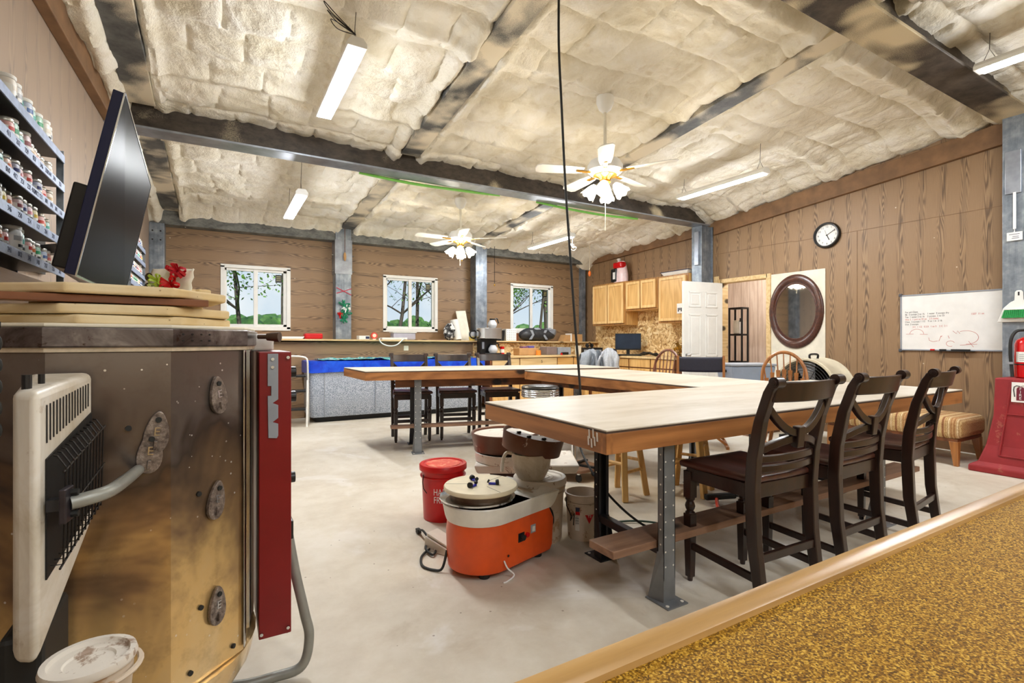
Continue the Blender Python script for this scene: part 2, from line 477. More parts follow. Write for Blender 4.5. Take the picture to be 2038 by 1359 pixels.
M['rubber']=plain('black_rubber',(26,27,26),.6,0,.2,20)
M['kred']=plain('kiln_box_red',(128,12,18),.38,0,.08,8)
M['grey']=plain('grey_plastic',(150,156,166),.45,0,.12,8)
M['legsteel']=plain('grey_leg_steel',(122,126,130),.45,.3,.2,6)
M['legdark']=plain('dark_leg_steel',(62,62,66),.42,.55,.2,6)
M['hole']=plain('punched_hole_light',(226,224,216),.7,0,.03,4)
M['wire']=plain('dull_wire',(120,116,110),.4,.8,.1,20)
M['darkwire']=plain('dark_wire',(44,40,38),.45,.6,.1,20)
M['brass']=plain('polished_brass',(206,160,72),.2,.9,.1,12)
M['paper']=plain('white_paper',(240,238,234),.7,0,.03,6)
M['card']=plain('brown_cardboard',(186,144,94),.75,0,.1,10)
M['rope']=plain('pale_cord',(214,200,170),.7,0,.15,40)
M['ink']=plain('black_ink',(24,24,28),.6,0,.02,4)
M['inkblue']=plain('blue_black_ink',(42,52,86),.6,0,.02,4)
M['inkred']=plain('red_ink',(196,84,70),.6,0,.02,4)
M['inkwhite']=plain('white_ink',(236,236,236),.5,0,.02,4)
M['hose']=plain('grey_conduit',(150,152,146),.42,.3,.12,14)
M['denim']=plain('navy_canvas',(32,34,52),.6,0,.2,60)
M['gfab']=plain('grey_jersey',(142,148,156),.8,0,.15,40)
M['gfabd']=plain('dark_grey_jersey',(84,90,98),.8,0,.15,40)
M['green']=plain('green_bristle',(22,140,66),.6,0,.2,60)
M['blue']=plain('blue_plastic',(30,36,160),.4,0,.1,20)
n=N('blue_tarp');v=n.obj();a=n.noise(v,5,4,.6,.6);n.base(n.ramp(a,[(.35,(10,50,190)),(.6,(24,86,222)),(.8,(60,130,240))]));n.setp(.3);n.bump(a,.5,.03);M['tarp']=n.m
n=N('teal_film');v=n.obj();a=n.noise(v,14,5,.7,.6);n.base(n.ramp(a,[(.35,(24,120,190)),(.5,(90,196,190)),(.65,(226,240,244))]));n.setp(.25);n.bump(a,.8,.03);M['film']=n.m
n=N('grey_speckle_panel');v=n.obj();a=n.noise(v,95,2,.7);b=n.noise(v,2,2)
col=n.ramp(a,[(.36,(100,114,140)),(.5,(168,180,200)),(.64,(218,225,236))]);n.base(n.mix(n.math('MULTIPLY',b,.35),col,(176,184,194)));n.setp(.5);M['speckle']=n.m
n=N('striped_upholstery');v=n.obj();y=n.sep(v)[1];w=n.noise(v,90,2)
st=n.math('ADD',n.math('MULTIPLY',n.math('SINE',n.math('MULTIPLY',y,2*PI/.075)),.5),n.math('MULTIPLY',n.math('SINE',n.math('MULTIPLY',y,2*PI/.029)),.3))
f=n.math('ADD',n.math('MULTIPLY',n.math('ADD',st,.8),.5),n.math('MULTIPLY',w,.35))
n.base(n.ramp(f,[(.15,(120,72,44)),(.4,(168,122,76)),(.6,(206,178,128)),(.75,(150,110,60)),(.95,(222,200,160))]));n.setp(.85);n.bump(w,.5,.006);M['stripe']=n.m
n=N('clear_glass');n.base((245,250,250));n.setp(.02);n.b.inputs['Transmission Weight'].default_value=1;n.b.inputs['IOR'].default_value=1.05;M['glass']=n.m
n=N('frosted_glass_lit');n.base((255,246,226));n.b.inputs['Emission Color'].default_value=lin((255,238,206));n.b.inputs['Emission Strength'].default_value=9;M['shade_lit']=n.m
M['tube_lit']=emit('lit_diffuser',(255,255,255),14)
M['screen']=plain('dark_screen',(14,15,20),.12,0,.2,3)
M['tvscreen']=plain('glossy_tv_screen',(24,24,27),.3,0,.15,2,IOR=1.06)
M['tvblue']=plain('tv_edge_navy',(26,32,66),.25,.3,.1,6)
n=N('tree_bark');v=n.obj();a=n.noise(n.map(v,(8,8,2)),1,4);n.base(n.ramp(a,[(.3,(48,38,30)),(.7,(104,90,76))]));n.setp(.9);M['bark']=n.m
def leafmat(name,a,b):
    n=N(name);v=n.geo();f=n.noise(v,3,4,.7);n.base(n.ramp(f,[(.3,a),(.7,b)]));n.setp(.6);n.b.inputs['Subsurface Weight'].default_value=0;return n.m
M['leaf']=leafmat('leaf_green',(70,104,44),(128,166,74))
M['leafdark']=leafmat('hedge_green',(44,76,30),(104,146,58))
M['grass']=leafmat('field_grass',(92,132,50),(150,182,84))
# ------------------------------------------------------------------ camera
TH=R(30.2)
cam=bpy.data.cameras.new('camera');co=bpy.data.objects.new('camera',cam);COL.objects.link(co)
cam.sensor_width=36;cam.lens=1005/2038*36;cam.clip_start=.02;cam.clip_end=300
co.location=(0,0,1.15);co.rotation_euler=(R(90),0,-TH);S.camera=co

# ------------------------------------------------------------------ room shell
YB=8.5;XR=6.75
def sstep(a,b,x):
    t=max(0,min(1,(x-a)/(b-a)));return t*t*(3-2*t)
def zbase(y):
    if y>5.4: return 3.16-.065*(y-5.4)
    return 3.16+.097*(5.4-y)
def leftx(y): return -.8 if y>5.4 else -.8-.06*(5.4-y)
RAFT=(-.56,1.78,4.08)
struct(MB().bb(-2.2,9.2,-3.3,8.62,-.12,0).build('floor',M['floor']))
# foam ceiling: pillowed sprayed foam between purlins
def foam(u,v):
    x=-1.5+u*(XR+.1+1.5);y=-3.1+v*(8.55+3.1)
    z=zbase(y)+.05
    w=noise.noise((x*.9,y*.9,3.))*.10
    # rows along x (purlin bays) split into sprayed blocks, each block pillowing to its own depth
    P=.40;yy=(y+w+.07*noise.noise((x*.8,y*.8,9.)))/P;row=math.floor(yy);fy=abs(yy-row-.5)*2
    Q=.33+.16*abs(noise.noise((row*5.1,.3,.7)));xx=(x+w*.5+.21*(row%3)+.05*noise.noise((x*2,y*3,4.)))/Q;colm=math.floor(xx);fx=abs(xx-colm-.5)*2
    h=noise.noise((row*7.3,colm*3.1,1.));h2=noise.noise((row*2.7,4.4,8.))
    z-=(.036+.032*h+.024*h2)*(1-max(fy**9,.85*fx**14))
    z-=.016*max(0,h2+.3)*max(0,1-fy*1.0)
    z-=.030*noise.fractal(Vector((x*2.2,y*2.2,5.)),1.,2.,4)
    z-=.010*noise.fractal(Vector((x*13,y*13,2.)),1.,2.,3)
    # welts of extra foam over the purlins
    q=(y+.31+.08*noise.noise((x*.7,2.,1.)))/1.24;d=abs(q-round(q))*1.24
    z-=.055*math.exp(-(d/.05)**2)*(.75+.5*noise.noise((x*1.7,y,6.)))
    # dips where it laps a rafter, coves down at walls and eave
    for rx in RAFT:
        d=abs(x-rx)
        z-=.05*math.exp(-((d-.15)/.05)**2)*(1+.6*noise.noise((x,y*2.3,rx)))
        if d<.085+.03*noise.noise((rx,y*3.1,7.)): z+=.10
    z-=.17*sstep(6.25,6.72,x)
    z-=.10*sstep(-.55,-.8,x)
    z-=.14*sstep(8.05,8.4,y)*(1 if y>7 else 0)
    return (x,y,z)
struct(MB().grid(foam,400,560).build('ceiling',M['foam'],smooth=True))
struct(MB().bb(-2.2,9.2,-3.3,8.7,3.98,4.05).build('ceiling_deck',M['galv']))
# walls
w=MB()
WIN=[(.05,.95),(2.435,3.38),(4.93,5.89)];WZ0,WZ1=1.335,2.265
xs=[-1.0]+[v for a in WIN for v in a]+[6.9]
for i in range(0,len(xs),2): w.bb(xs[i],xs[i+1],YB,YB+.12,1.1,3.3)
for a,b in WIN:
    w.bb(a,b,YB,YB+.12,1.1,WZ0);w.bb(a,b,YB,YB+.12,WZ1,3.3)
struct(w.build('wall_back',M['panel_back']))
def zshelf(x): return 1.196-.0075*x
struct(MB().bb(-.9,3.93,8.14,8.5,0,1.145).build('wall_back_low',M['panel_back']))
struct(MB().bb(3.93,XR,8.14,8.5,0,1.125).build('wall_back_low_strandboard',M['osb']))
struct(MB().hexa([(-.9,8.04,zshelf(-.9)-.026),(XR,8.04,zshelf(XR)-.026),(XR,8.5,zshelf(XR)-.026),(-.9,8.5,zshelf(-.9)-.026)],
   [(-.9,8.04,zshelf(-.9)),(XR,8.04,zshelf(XR)),(XR,8.5,zshelf(XR)),(-.9,8.5,zshelf(-.9))]).build('trim_1',M['blondpine'],bevel=.004))
DY0,DY1,DZ=4.36,5.13,2.06
w=MB()
w.bb(XR,XR+.12,DY1,8.62,0,3.5);w.bb(XR,XR+.12,-3.3,DY0,0,4.0);w.bb(XR,XR+.12,DY0,DY1,DZ,3.6)
struct(w.build('wall_right',M['panel_right']))
struct(MB().bb(XR-.012,XR,5.48,8.14,.9,1.46).bb(XR-.012,XR,6.1,6.96,1.46,1.705).build('wall_right_strandboard',M['osb']))
w=MB()
w.prism([(leftx(8.6),8.6),(leftx(5.4),5.4),(leftx(-3.3),-3.3),(-2.1,-3.3),(-2.1,8.6)],0,4.0)
struct(w.build('wall_left',M['panel_left']))
struct(MB().bb(-2.2,9.2,-3.4,-3.2,0,4.0).build('wall_front',M['offwhite']))
# seams between the upper and lower panel sheets
s=MB();s.bb(XR-.003,XR,1.84,4.0,2.50,2.504);s.bb(XR-.003,XR,4.0,5.25,2.512,2.516);s.bb(XR-.003,XR,3.21,3.214,.1,2.5);s.bb(XR-.003,XR,5.5,8.3,2.4,2.404)
struct(s.build('trim_2',M['panel_trim']))
# sloping trim boards along the head of the right and left walls
t=MB()
t.hexa([(6.69,5.24,2.815),(XR,5.24,2.815),(XR,1.7,3.112),(6.69,1.7,3.112)],[(6.69,5.24,3.02),(XR,5.24,3.02),(XR,1.7,3.33),(6.69,1.7,3.33)])
t.hexa([(6.69,1.6,3.12),(XR,1.6,3.12),(XR,-3.2,3.6),(6.69,-3.2,3.6)],[(6.69,1.6,3.33),(XR,1.6,3.33),(XR,-3.2,3.8),(6.69,-3.2,3.8)])
t.hexa([(6.69,8.3,2.745),(XR,8.3,2.745),(XR,5.5,2.845),(6.69,5.5,2.845)],[(6.69,8.3,2.95),(XR,8.3,2.95),(XR,5.5,3.03),(6.69,5.5,3.03)])
struct(t.build('trim_3',M['panel_trim'],bevel=.006))
t=MB()
def lt(y): return leftx(y)
t.hexa([(lt(5.3),5.3,2.95),(lt(5.3)+.07,5.3,2.95),(lt(0)+.07,0,3.30),(lt(0),0,3.30)],[(lt(5.3),5.3,3.12),(lt(5.3)+.07,5.3,3.12),(lt(0)+.07,0,3.55),(lt(0),0,3.55)])
struct(t.build('trim_4',M['panel_trim'],bevel=.006))
struct(MB().bb(6.715,XR,-3,4.3,0,.09).build('baseboard_right',M['panel_trim']))
# ------------------------------------------------------------------ steel frame
def steel(name,mb,mat,bev=.004): return struct(mb.build(name,mat,bevel=bev))
b=MB();b.bb(-.85,6.62,5.335,5.352,2.97,3.3);steel('steel_beam',b,M['beam'])
b=MB();b.bb(-.85,6.62,5.235,5.45,2.948,2.968);steel('steel_beam_flange',b,M['flange'])
b=MB();b.bb(-1.2,XR,1.74,1.765,3.32,3.8);steel('steel_beam',b,M['beam'])
b=MB();b.bb(-1.2,XR,1.63,1.9,3.30,3.325);steel('steel_beam_flange',b,M['beam'])
for rx in RAFT+(6.62,):
    b=MB()
    for y0,y1 in ((5.46,8.35),(1.9,5.23),(-3.1,1.63)):
        hw=.10 if rx<6 else .06
        o=.035
        b.hexa([(rx-hw,y0,zbase(y0)-o),(rx+hw,y0,zbase(y0)-o),(rx+hw,y1,zbase(y1)-o),(rx-hw,y1,zbase(y1)-o)],
               [(rx-hw,y0,zbase(y0)+.2),(rx+hw,y0,zbase(y0)+.2),(rx+hw,y1,zbase(y1)+.2),(rx-hw,y1,zbase(y1)+.2)])
    steel('steel_rafter',b,M['rafter'])
b=MB();b.bb(-.8,6.7,8.30,8.5,2.745,2.955);steel('steel_eave_beam',b,M['eave'],.012)
COLS=[(-.80,-.63),(1.6,1.84),(4.05,4.28),(6.58,6.68)]
for i,(a,c) in enumerate(COLS):
    b=MB();b.bb(a,c,8.27 if i<3 else 8.40,8.5,zshelf(a)+.002,2.96 if i else 2.75);o=steel('steel_column',b,M['galv'])
    if i in (1,):
        MB().bb(a-.012,c+.012,8.258,8.5,2.22,2.76).build('sleeve_plate',M['flange'],o)
        k=MB()
        for z in (2.27,2.52):
            for x in (a-.03,c+.03): k.cyl((x-.02,8.33,z),(x+.02,8.33,z),.012,n=8)
        k.build('bolt',M['chrome'],o)
    if i==0:
        k=MB()
        for z in (2.52,2.64):
            for x in (a+.04,c-.04): k.cyl((x,8.262,z),(x,8.272,z),.011,n=8)
        k.build('bolt_hole',M['black'],o)
b=MB();b.bb(6.47,XR,5.30,5.315,0,2.95);b.bb(6.47,6.49,5.28,5.47,0,2.95);b.bb(6.72,6.74,5.28,5.47,0,2.95)
o=steel('steel_column',b,M['galv']);MB().bb(6.44,6.47,5.32,5.40,2.34,2.86).build('splice_plate',M['flange'],o,bevel=.004)
b=MB();b.bb(6.56,6.58,1.55,1.838,0,3.32);b.bb(6.58,XR,1.68,1.70,0,3.32);o=steel('steel_column',b,M['galv'])
MB().bb(6.545,6.56,1.70,1.815,2.56,2.97).build('splice_plate',M['flange'],o,bevel=.004)
b=MB();b.bb(leftx(5.4)-.03,leftx(5.4)+.06,5.33,5.45,0,2.95);steel('steel_column',b,M['legdark'])
# green strap caught under the cross beam
t=MB();t.tube(smoothpath([(1.3,5.47,2.95),(1.9,5.47,2.925),(2.6,5.47,2.94),(3.0,5.46,2.955)]),.016,8)
t.tube(smoothpath([(3.55,5.47,2.95),(4.1,5.47,2.925),(4.7,5.47,2.92),(5.3,5.46,2.945)]),.016,8)
tag(t.build('green_hose',plain('bright_green_hose',(122,196,84),.45,0,.1,12),smooth=True),'bright green hose tucked along the underside of the long cross beam','hose')

# ------------------------------------------------------------------ windows
for i,(a,c) in enumerate(WIN):
    f=MB();T=.05
    for (x0,x1,z0,z1) in ((a-.02,c+.02,WZ1-.03,WZ1+.02),(a-.02,c+.02,WZ0-.02,WZ0+.04),(a-.02,a+.035,WZ0,WZ1),(c-.035,c+.02,WZ0,WZ1)):
        f.bb(x0,x1,YB-.018,YB+.1,z0,z1)
    m=(a+c)/2-.01
    fo=struct(f.build('window_%d'%(i+1),M['white'],bevel=.004))
    s=MB()
    s.bb(m-.028,m+.028,YB+.01,YB+.06,WZ0+.03,WZ1-.03)
    for (x0,x1) in ((a+.03,m),(m,c-.03)):
        s.bb(x0,x1,YB+.02,YB+.06,WZ0+.035,WZ0+.075);s.bb(x0,x1,YB+.02,YB+.06,WZ1-.065,WZ1-.025)
    s.bb(a+.03,a+.06,YB+.02,YB+.06,WZ0+.03,WZ1-.03);s.bb(c-.08,c-.03,YB+.02,YB+.06,WZ0+.03,WZ1-.03)
    s.build('sash',M['white'],fo,bevel=.003)
    MB().bb(a+.05,m-.02,YB+.036,YB+.040,WZ0+.06,WZ1-.05).build('pane',M['glass'],fo)
    MB().bb(m+.02,c-.06,YB+.036,YB+.040,WZ0+.06,WZ1-.05).build('pane',M['glass'],fo)
    st=MB().bb(c-.19,c-.10,YB+.0345,YB+.0355,WZ1-.21,WZ1-.09).build('sticker',plain('sticker_black',(38,38,34),.5,0,.1,20),fo)
    q=MB()
    for k in range(3): q.bb(c-.175,c-.115,YB+.0335,YB+.0345,WZ1-.125-.028*k,WZ1-.113-.028*k)
    q.build('sticker_print',plain('sticker_olive',(150,146,96),.5,0,.1,20),st)

# ------------------------------------------------------------------ outside
g=MB().grid(lambda u,v:(-30+u*70,8.75+v*60,-.25+2.2*sstep(.15,1,v)+.5*noise.noise((u*9,v*7,1.))),30,24)
struct(g.build('outside_ground',M['grass'],smooth=True))
def tree(x,y,h,r,lab,seed,leaves=500,lean=0,spread=1.0,bare=.35):
    rnd=random.Random(seed)
    t=thing('tree',lab,'tree',(x,y,0),0,'trees outside the windows')
    tr=MB();tips=[]
    def branch(p,d,L,rr,lev):
        pts=[p];q=p.copy();dd=d.copy();k=5
        for i in range(k):
            dd=(dd+Vector((rnd.uniform(-.22,.22),rnd.uniform(-.22,.22),rnd.uniform(-.06,.16)))*(1 if lev else .35)).normalized()
            q=q+dd*L/k;pts.append(q.copy())
        tr.tube(pts,rr,6 if lev<2 else 4,rs=[rr*(1-.7*i/k) for i in range(k+1)])
        if lev<3:
            nb=(13,6,4)[lev]
            for j in range(nb):
                i=1+int((j+.5)/nb*(k-.01)) if lev else 1+min(k-1,int((bare+(1-bare)*(j+.5)/nb)*k))
                a=rnd.uniform(0,2*PI)
                e=(dd*.35+Vector((math.cos(a),math.sin(a),rnd.uniform(.05,.7)))*spread).normalized()
                branch(pts[min(i,k)],e,L*(.42 if lev==0 else .6)*rnd.uniform(.7,1.2),rr*.38,lev+1)
        if lev>=2: tips.extend(pts[1:])
    branch(Vector((0,0,-.4)),Vector((lean,0,1)).normalized(),h,r,0)
    tr.build('trunk',M['bark'],t,smooth=True)
    lf=MB()
    for i in range(leaves):
        c=rnd.choice(tips)+Vector((rnd.gauss(0,.18),rnd.gauss(0,.18),rnd.gauss(0,.15)))
        s=rnd.uniform(.025,.06)
        a=Vector((rnd.uniform(-1,1),rnd.uniform(-1,1),rnd.uniform(-1,1))).normalized()*s
        b=a.cross(Vector((rnd.uniform(-1,1),rnd.uniform(-1,1),1))).normalized()*s*.6
        lf.quad(c-a,c+b,c+a,c-b)
    o=lf.build('foliage',M['leaf'],t);o['kind']='stuff'
    return t
tree(.62,15,6.0,.07,'leafy tree in the left pane of the left window',1,15000,spread=1.1,bare=.2)
tree(1.48,15.5,7,.06,'thin dark tree beside the mullion of the left window',2,900,spread=.7)
tree(4.35,14.5,6,.07,'crooked tree in the left pane of the middle window',5,6000,.12,spread=1.1,bare=.2)
tree(5.35,15.2,7,.075,'straight tree just right of the mullion of the middle window',6,900)
tree(5.95,14.6,7,.11,'thick leaning tree at the right of the middle window',7,900,.1)
tree(8.65,15,6,.06,'bushy tree in the left pane of the right window',8,9000,spread=1.1,bare=.15)
tree(9.55,14.6,7,.06,'slim tree just right of the mullion of the right window',9,900)
tree(10.1,14.9,7,.11,'stout tree at the right of the right window',10,1000)
tree(4.75,21,7,.12,'distant tree behind the middle window',12,2600,bare=.2)
tree(9.0,21,7,.12,'distant tree behind the right window',13,2600,bare=.2)
h=MB();rnd=random.Random(3)
for i in range(90):
    x=-8+i*.34;hh=1.0+.6*rnd.random()
    h.sph((x,24+rnd.uniform(-1,1),hh*.55+.3),.8,(1,.8,1.0*hh),10,7)
h.jit(.22,3.1)
tag(h.build('hedgerow',M['leafdark'],smooth=False),'dark green hedgerow across the field beyond the windows','hedge',None,'stuff')

# ------------------------------------------------------------------ doorway on the right wall
d=MB()
d.bb(6.715,6.875,DY1-.018,DY1+.05,0,DZ+.05);d.bb(6.715,6.875,DY0-.045,DY0+.018,0,DZ+.05);d.bb(6.715,6.875,DY0,DY1,DZ-.012,DZ+.05)
d.bb(6.70,6.715,5.15,5.24,2.06,2.16)
struct(d.build('door_frame',M['blondpine'],bevel=.004))
# white six-panel door, swung into the room
dang=math.atan2(5.22-5.13,5.99-6.75)
door=MB();W=.765
door.bb(0,W,-.018,.018,.012,2.045)
do=door.build('door_1',M['white'],bevel=.003);do.location=(6.705,5.10,0);do.rotation_euler=(0,0,dang);struct(do)
for side,y in ((1,.018),(-1,-.018)):
    for x0,x1 in ((.10,.34),(.425,.665)):
        for z0,z1 in ((1.66,1.90),(.92,1.56),(.20,.80)):
            p=MB()
            for a,b,c,e in ((x0,x1,z0,z0+.025),(x0,x1,z1-.025,z1),(x0,x0+.025,z0,z1),(x1-.025,x1,z0,z1)): p.bb(a,b,y-.006,y+.006,c,e)
            p.bb(x0+.045,x1-.045,y-.005,y+.005,z0+.045,z1-.045)
            p.build('raised_panel',M['white'],do,bevel=.004)
k=MB();k.cyl((W-.065,-.06,.95),(W-.065,.06,.95),.012,n=12);k.sph((W-.065,.065,.95),.028);k.sph((W-.065,-.065,.95),.028);k.cyl((W-.065,-.022,.95),(W-.065,.022,.95),.03,n=20)
k.build('door_knob',M['chrome'],do,smooth=True)
k=MB()
for z in (.25,1.0,1.8): k.cyl((.0,-.02,z-.045),(.0,-.02,z+.045),.008,n=8)
k.build('hinge',M['chrome'],do)
# small room beyond the doorway
n=N('pinkish_board_wall');p=n.geo();yy=n.sep(p)[1]
g=n.math('LESS_THAN',n.math('ABSOLUTE',n.math('SUBTRACT',n.math('FRACT',n.math('MULTIPLY',yy,6.2)),.5)),.03)
gr=n.noise(n.map(p,(1,30,2.2)),1,4,.6)
n.base(n.mix(n.math('MULTIPLY',g,.5),n.ramp(gr,[(.3,(206,186,172)),(.6,(236,222,212))]),(150,120,104)));n.setp(.6);M['pinkboard']=n.m
struct(MB().bb(8.3,8.4,3.6,6.8,0,2.7).build('wall_far_room',M['pinkboard']))
struct(MB().bb(6.87,8.4,6.7,6.8,0,2.7).build('wall_far_room_side',M['pinkboard']))
struct(MB().bb(6.87,8.4,3.5,3.6,0,2.7).build('wall_far_room_near',M['panel_right']))
struct(MB().bb(6.87,8.4,3.5,6.8,2.7,2.75).build('ceiling_far_room',M['offwhite']))
struct(MB().bb(7.5,7.6,4.5,4.62,0,2.7).build('trim_5',M['panel_right']))
# black plastic shelf tower inside
t=thing('shelf_tower','narrow black plastic shelf tower standing inside the open doorway','shelf unit',(7.35,5.27,0))
for x in (-.075,.075):
    for y in (-.115,.115):
        MB().cyl((x,y,0),(x,y,1.70),.016,n=10).build('post',M['black'],t)
for z in (.08,.48,.82,1.26,1.69): MB().box((0,0,z),(.17,.26,.03)).build('shelf',M['black'],t,bevel=.006)
b=thing('spray_can','white and black spray can on the upper shelf of the tower','can',(7.32,5.2,1.278))
MB().cyl((0,0,0),(0,0,.19),.033,n=20).build('body',M['white'],b,smooth=True);MB().cyl((0,0,.19),(0,0,.25),.027,.024,n=20).build('cap',M['black'],b,smooth=True)
b=thing('paper_pack','pale upright packet beside the spray can in the tower','packet',(7.4,5.33,1.278))
MB().bb(-.04,.04,-.05,.05,0,.22).build('wrapper',M['offwhite'],b,bevel=.012)
# cream board on the wall that carries the mirror
struct(MB().bb(6.735,XR-.001,3.58,4.315,0,2.09).build('trim_6',M['offwhite'],bevel=.003))
# ------------------------------------------------------------------ hanging shop lights
TUBE_W=22;TUBE_UP=7;EXPO=.5
TUBES=[(.777,3.92,3.10,1.22),(.765,6.33,2.75,1.22),(5.2,3.99,3.05,1.22),(4.67,6.8,2.80,1.22),(5.13,.98,3.30,1.22)]
TL=['white hanging tube light nearest the kiln, upper left of the ceiling','small looking tube light hung before the left window','tube light hung near the wall clock, right of the near ceiling fan',
    'tube light with dangling white cords above the right window','tube light at the right edge of the view beyond the dark roof beam']
def shoplight(i,x,y,z,L,cordy):
    t=thing('shop_light',TL[i],'light',(x,y,z),0,'hanging shop lights')
    h=MB();w=.062
    h.prism([(-w,-.05),(w,-.05),(w,-.02),(w*.6,.012),(-w*.6,.012),(-w,-.02)],-L/2,L/2,Matrix.Rotation(R(90),4,'X') )
    h.build('housing',M['white'],t,bevel=.003)
    d=MB();d.bb(-w+.008,w-.008,-L/2+.03,L/2-.03,-.058,-.049);d.build('diffuser',M['tube_lit'],t,bevel=.003)
    for s in (-1,1):
        yy=s*(L/2-.08);zc=zbase(y+yy)-z
        c=MB();c.tube([(0,yy-.04,.01),(0,yy,.1),(0,yy+.04,.01)],.003,5);c.tube([(0,yy,.1),(.01,yy,zc)],.003,5)
        c.build('hanger',M['wire'],t)
    if cordy:
        c=MB();rnd=random.Random(i)
        y0=-L/2
        c.tube(smoothpath([(0,y0,-.03),(.01,y0+.01,-.12),(.03,y0+.05,-.19),(.0,y0-.03,-.23),(.05,y0+.03,-.2),(.02,y0+.0,-.17),(-.02,y0+.06,-.2),(.03,y0+.02,-.26),(.06,y0-.02,-.22),(.08,y0+.1,-.17),(.12,y0+.22,-.1),(.14,y0+.3,.06),(.15,y0+.34,.22)]),.006,6)
        c.build('power_cord',M['whitefab'],t,smooth=True)
    return t
for i,(x,y,z,L) in enumerate(TUBES): shoplight(i,x,y,z,L,i in (3,4))
# loose tie wire on the near light
c=MB();x,y,z=.777,4.0-.62,3.10
for k in range(3):
    a=k*.7
    c.tube(smoothpath([(x,y-.02,z+.05),(x-.10-.03*k,y-.05,z+.07+.03*k),(x-.17-.02*k,y-.09,z+.06+.05*k),(x-.12,y-.06,z+.03+.04*k),(x,y-.02,z+.05)]),.003,5)
tag(c.build('tie_wire',M['darkwire'],smooth=True),'loose bundle of thin wire at the near end of the tube light by the kiln','wire')

# ------------------------------------------------------------------ ceiling fans
FANS=[]
def fan(x,y,ztop,zm,lab,ang,chain):
    t=thing('ceiling_fan',lab,'fan',(x,y,zm),0,'white ceiling fans')
    zt=ztop-zm
    MB().lathe([(.0,zt+.06),(.075,zt+.05),(.078,zt+.0),(.055,zt-.06),(.02,zt-.09),(0,zt-.09)],28).build('canopy',M['white'],t,smooth=True)
    MB().cyl((0,0,.16),(0,0,zt-.07),.014,n=14).build('downrod',M['offwhite'],t,smooth=True)
    MB().lathe([(0,.17),(.04,.165),(.06,.14),(.13,.12),(.155,.08),(.155,.03),(.12,.0),(.06,-.02),(0,-.02)],36).build('motor_housing',M['white'],t,smooth=True)
    MB().lathe([(.10,.0),(.105,-.012),(.06,-.03),(.045,-.05),(.05,-.07),(.02,-.09),(0,-.09)],28).build('brass_fitting',M['brass'],t,smooth=True)
    for k in range(5):
        a=ang+2*PI*k/5;b=MB()
        b.prism([(.20,-.045),(.32,-.062),(.58,-.07),(.62,-.05),(.63,0),(.62,.05),(.58,.07),(.32,.062),(.20,.045)],-.004,.004,Matrix.Rotation(a,4,'Z') @ Matrix.Translation((0,0,.03)) @ Matrix.Rotation(R(11),4,'X'))
        o=b.build('blade',M['white'],t,bevel=.003)
        b=MB();p=[(math.cos(a)*r_,math.sin(a)*r_) for r_ in (.12,.26)]
        b.bar((p[0][0],p[0][1],.015),(p[1][0],p[1][1],.022),.035,.008);b.build('blade_iron',M['brass'],o)
    for k in range(4):
        a=ang+.5+PI/2*k
        dx,dy=math.cos(a),math.sin(a)
        c=Vector((dx*.085,dy*.085,-.09));d=Vector((dx*.62,dy*.62,-.78)).normalized()
        MM=Matrix.Translation(c) @ d.to_track_quat('Z','Y').to_matrix().to_4x4()
        prof=[(.02,0),(.032,.02),(.045,.05),(.055,.085),(.066,.118)]
        m=MB();m.lathe(prof,28,M=MM,close=False)
        # scalloped rim
        for v in m.bm.verts:
            l=MM.inverted() @ v.co
            if l.z>.1:
                l.z+=.008*math.sin(6*math.atan2(l.y,l.x));v.co=MM @ l
        m.build('glass_shade',M['shade_lit'],t,smooth=True,solid=.003)
    for j,(L,xx) in enumerate(chain):
        m=MB();m.cyl((xx,.02,-.09),(xx,.02,-L),.0022,n=6);m.cyl((xx,.02,-L),(xx,.02,-L-.03),.006,.004,n=8);m.build('pull_chain',M['brass'] if j else M['offwhite'],t)
    FANS.append((x,y,zm-.17))
fan(2.97,3.46,3.27,2.63,'white ceiling fan with lit glass shades nearest the camera',.25,[(.46,.02),(.2,-.03)])
fan(2.82,6.22,3.02,2.50,'white ceiling fan with lit glass shades farther back, before the middle window',.6,[(.3,.0),(.24,.03)])

# ------------------------------------------------------------------ cords hanging from the roof
c=MB();c.tube(smoothpath([(1.94,2.72,3.45),(1.94,2.72,3.1),(1.955,2.71,2.7),(1.985,2.71,2.2),(2.02,2.70,1.7),(2.055,2.70,1.3),(2.09,2.70,.95),(2.105,2.70,.78)],8),.008,8)
c.tube(smoothpath([(2.105,2.70,.78),(2.09,2.72,.6),(2.03,2.6,.45),(1.96,2.35,.32),(2.0,2.2,.2),(2.12,2.12,.09),(2.28,2.08,.015)],8),.007,8)
tag(c.build('black_power_cord',M['rubber'],smooth=True),'long black power cord hanging from the foam ceiling down past the table','cord')
def pullcord(name,pts,lab,handle,hm,mat):
    t=thing(name,lab,'cord',pts[-1])
    MB().tube([Vector(p)-Vector(pts[-1]) for p in pts],.005,6).build('string',mat,t)
    MB().sph((0,0,-.03),handle[0],(1,1,handle[1]),12,8).build('pull',hm,t,smooth=True)
pullcord('pull_cord',[(6.1,7.55,3.0),(6.1,7.55,2.47)],'pale pull cord with orange handle hanging near the bag on the cabinets',(.03,1.8),plain('orange_pull',(222,112,40),.4,0,.1,20),M['rope'])
pullcord('pull_cord',[(1.73,8.22,2.95),(1.73,8.22,2.52)],'dark twisted cord with brown tag hanging on the steel column left of the middle window',(.022,3.2),M['card'],plain('brown_cord',(96,60,44),.7,0,.3,60))
pullcord('pull_cord',[(4.4,8.2,2.9),(4.4,8.2,2.22)],'thin chain with brass end hanging left of the right window',(.014,1.6),M['brass'],M['darkwire'])
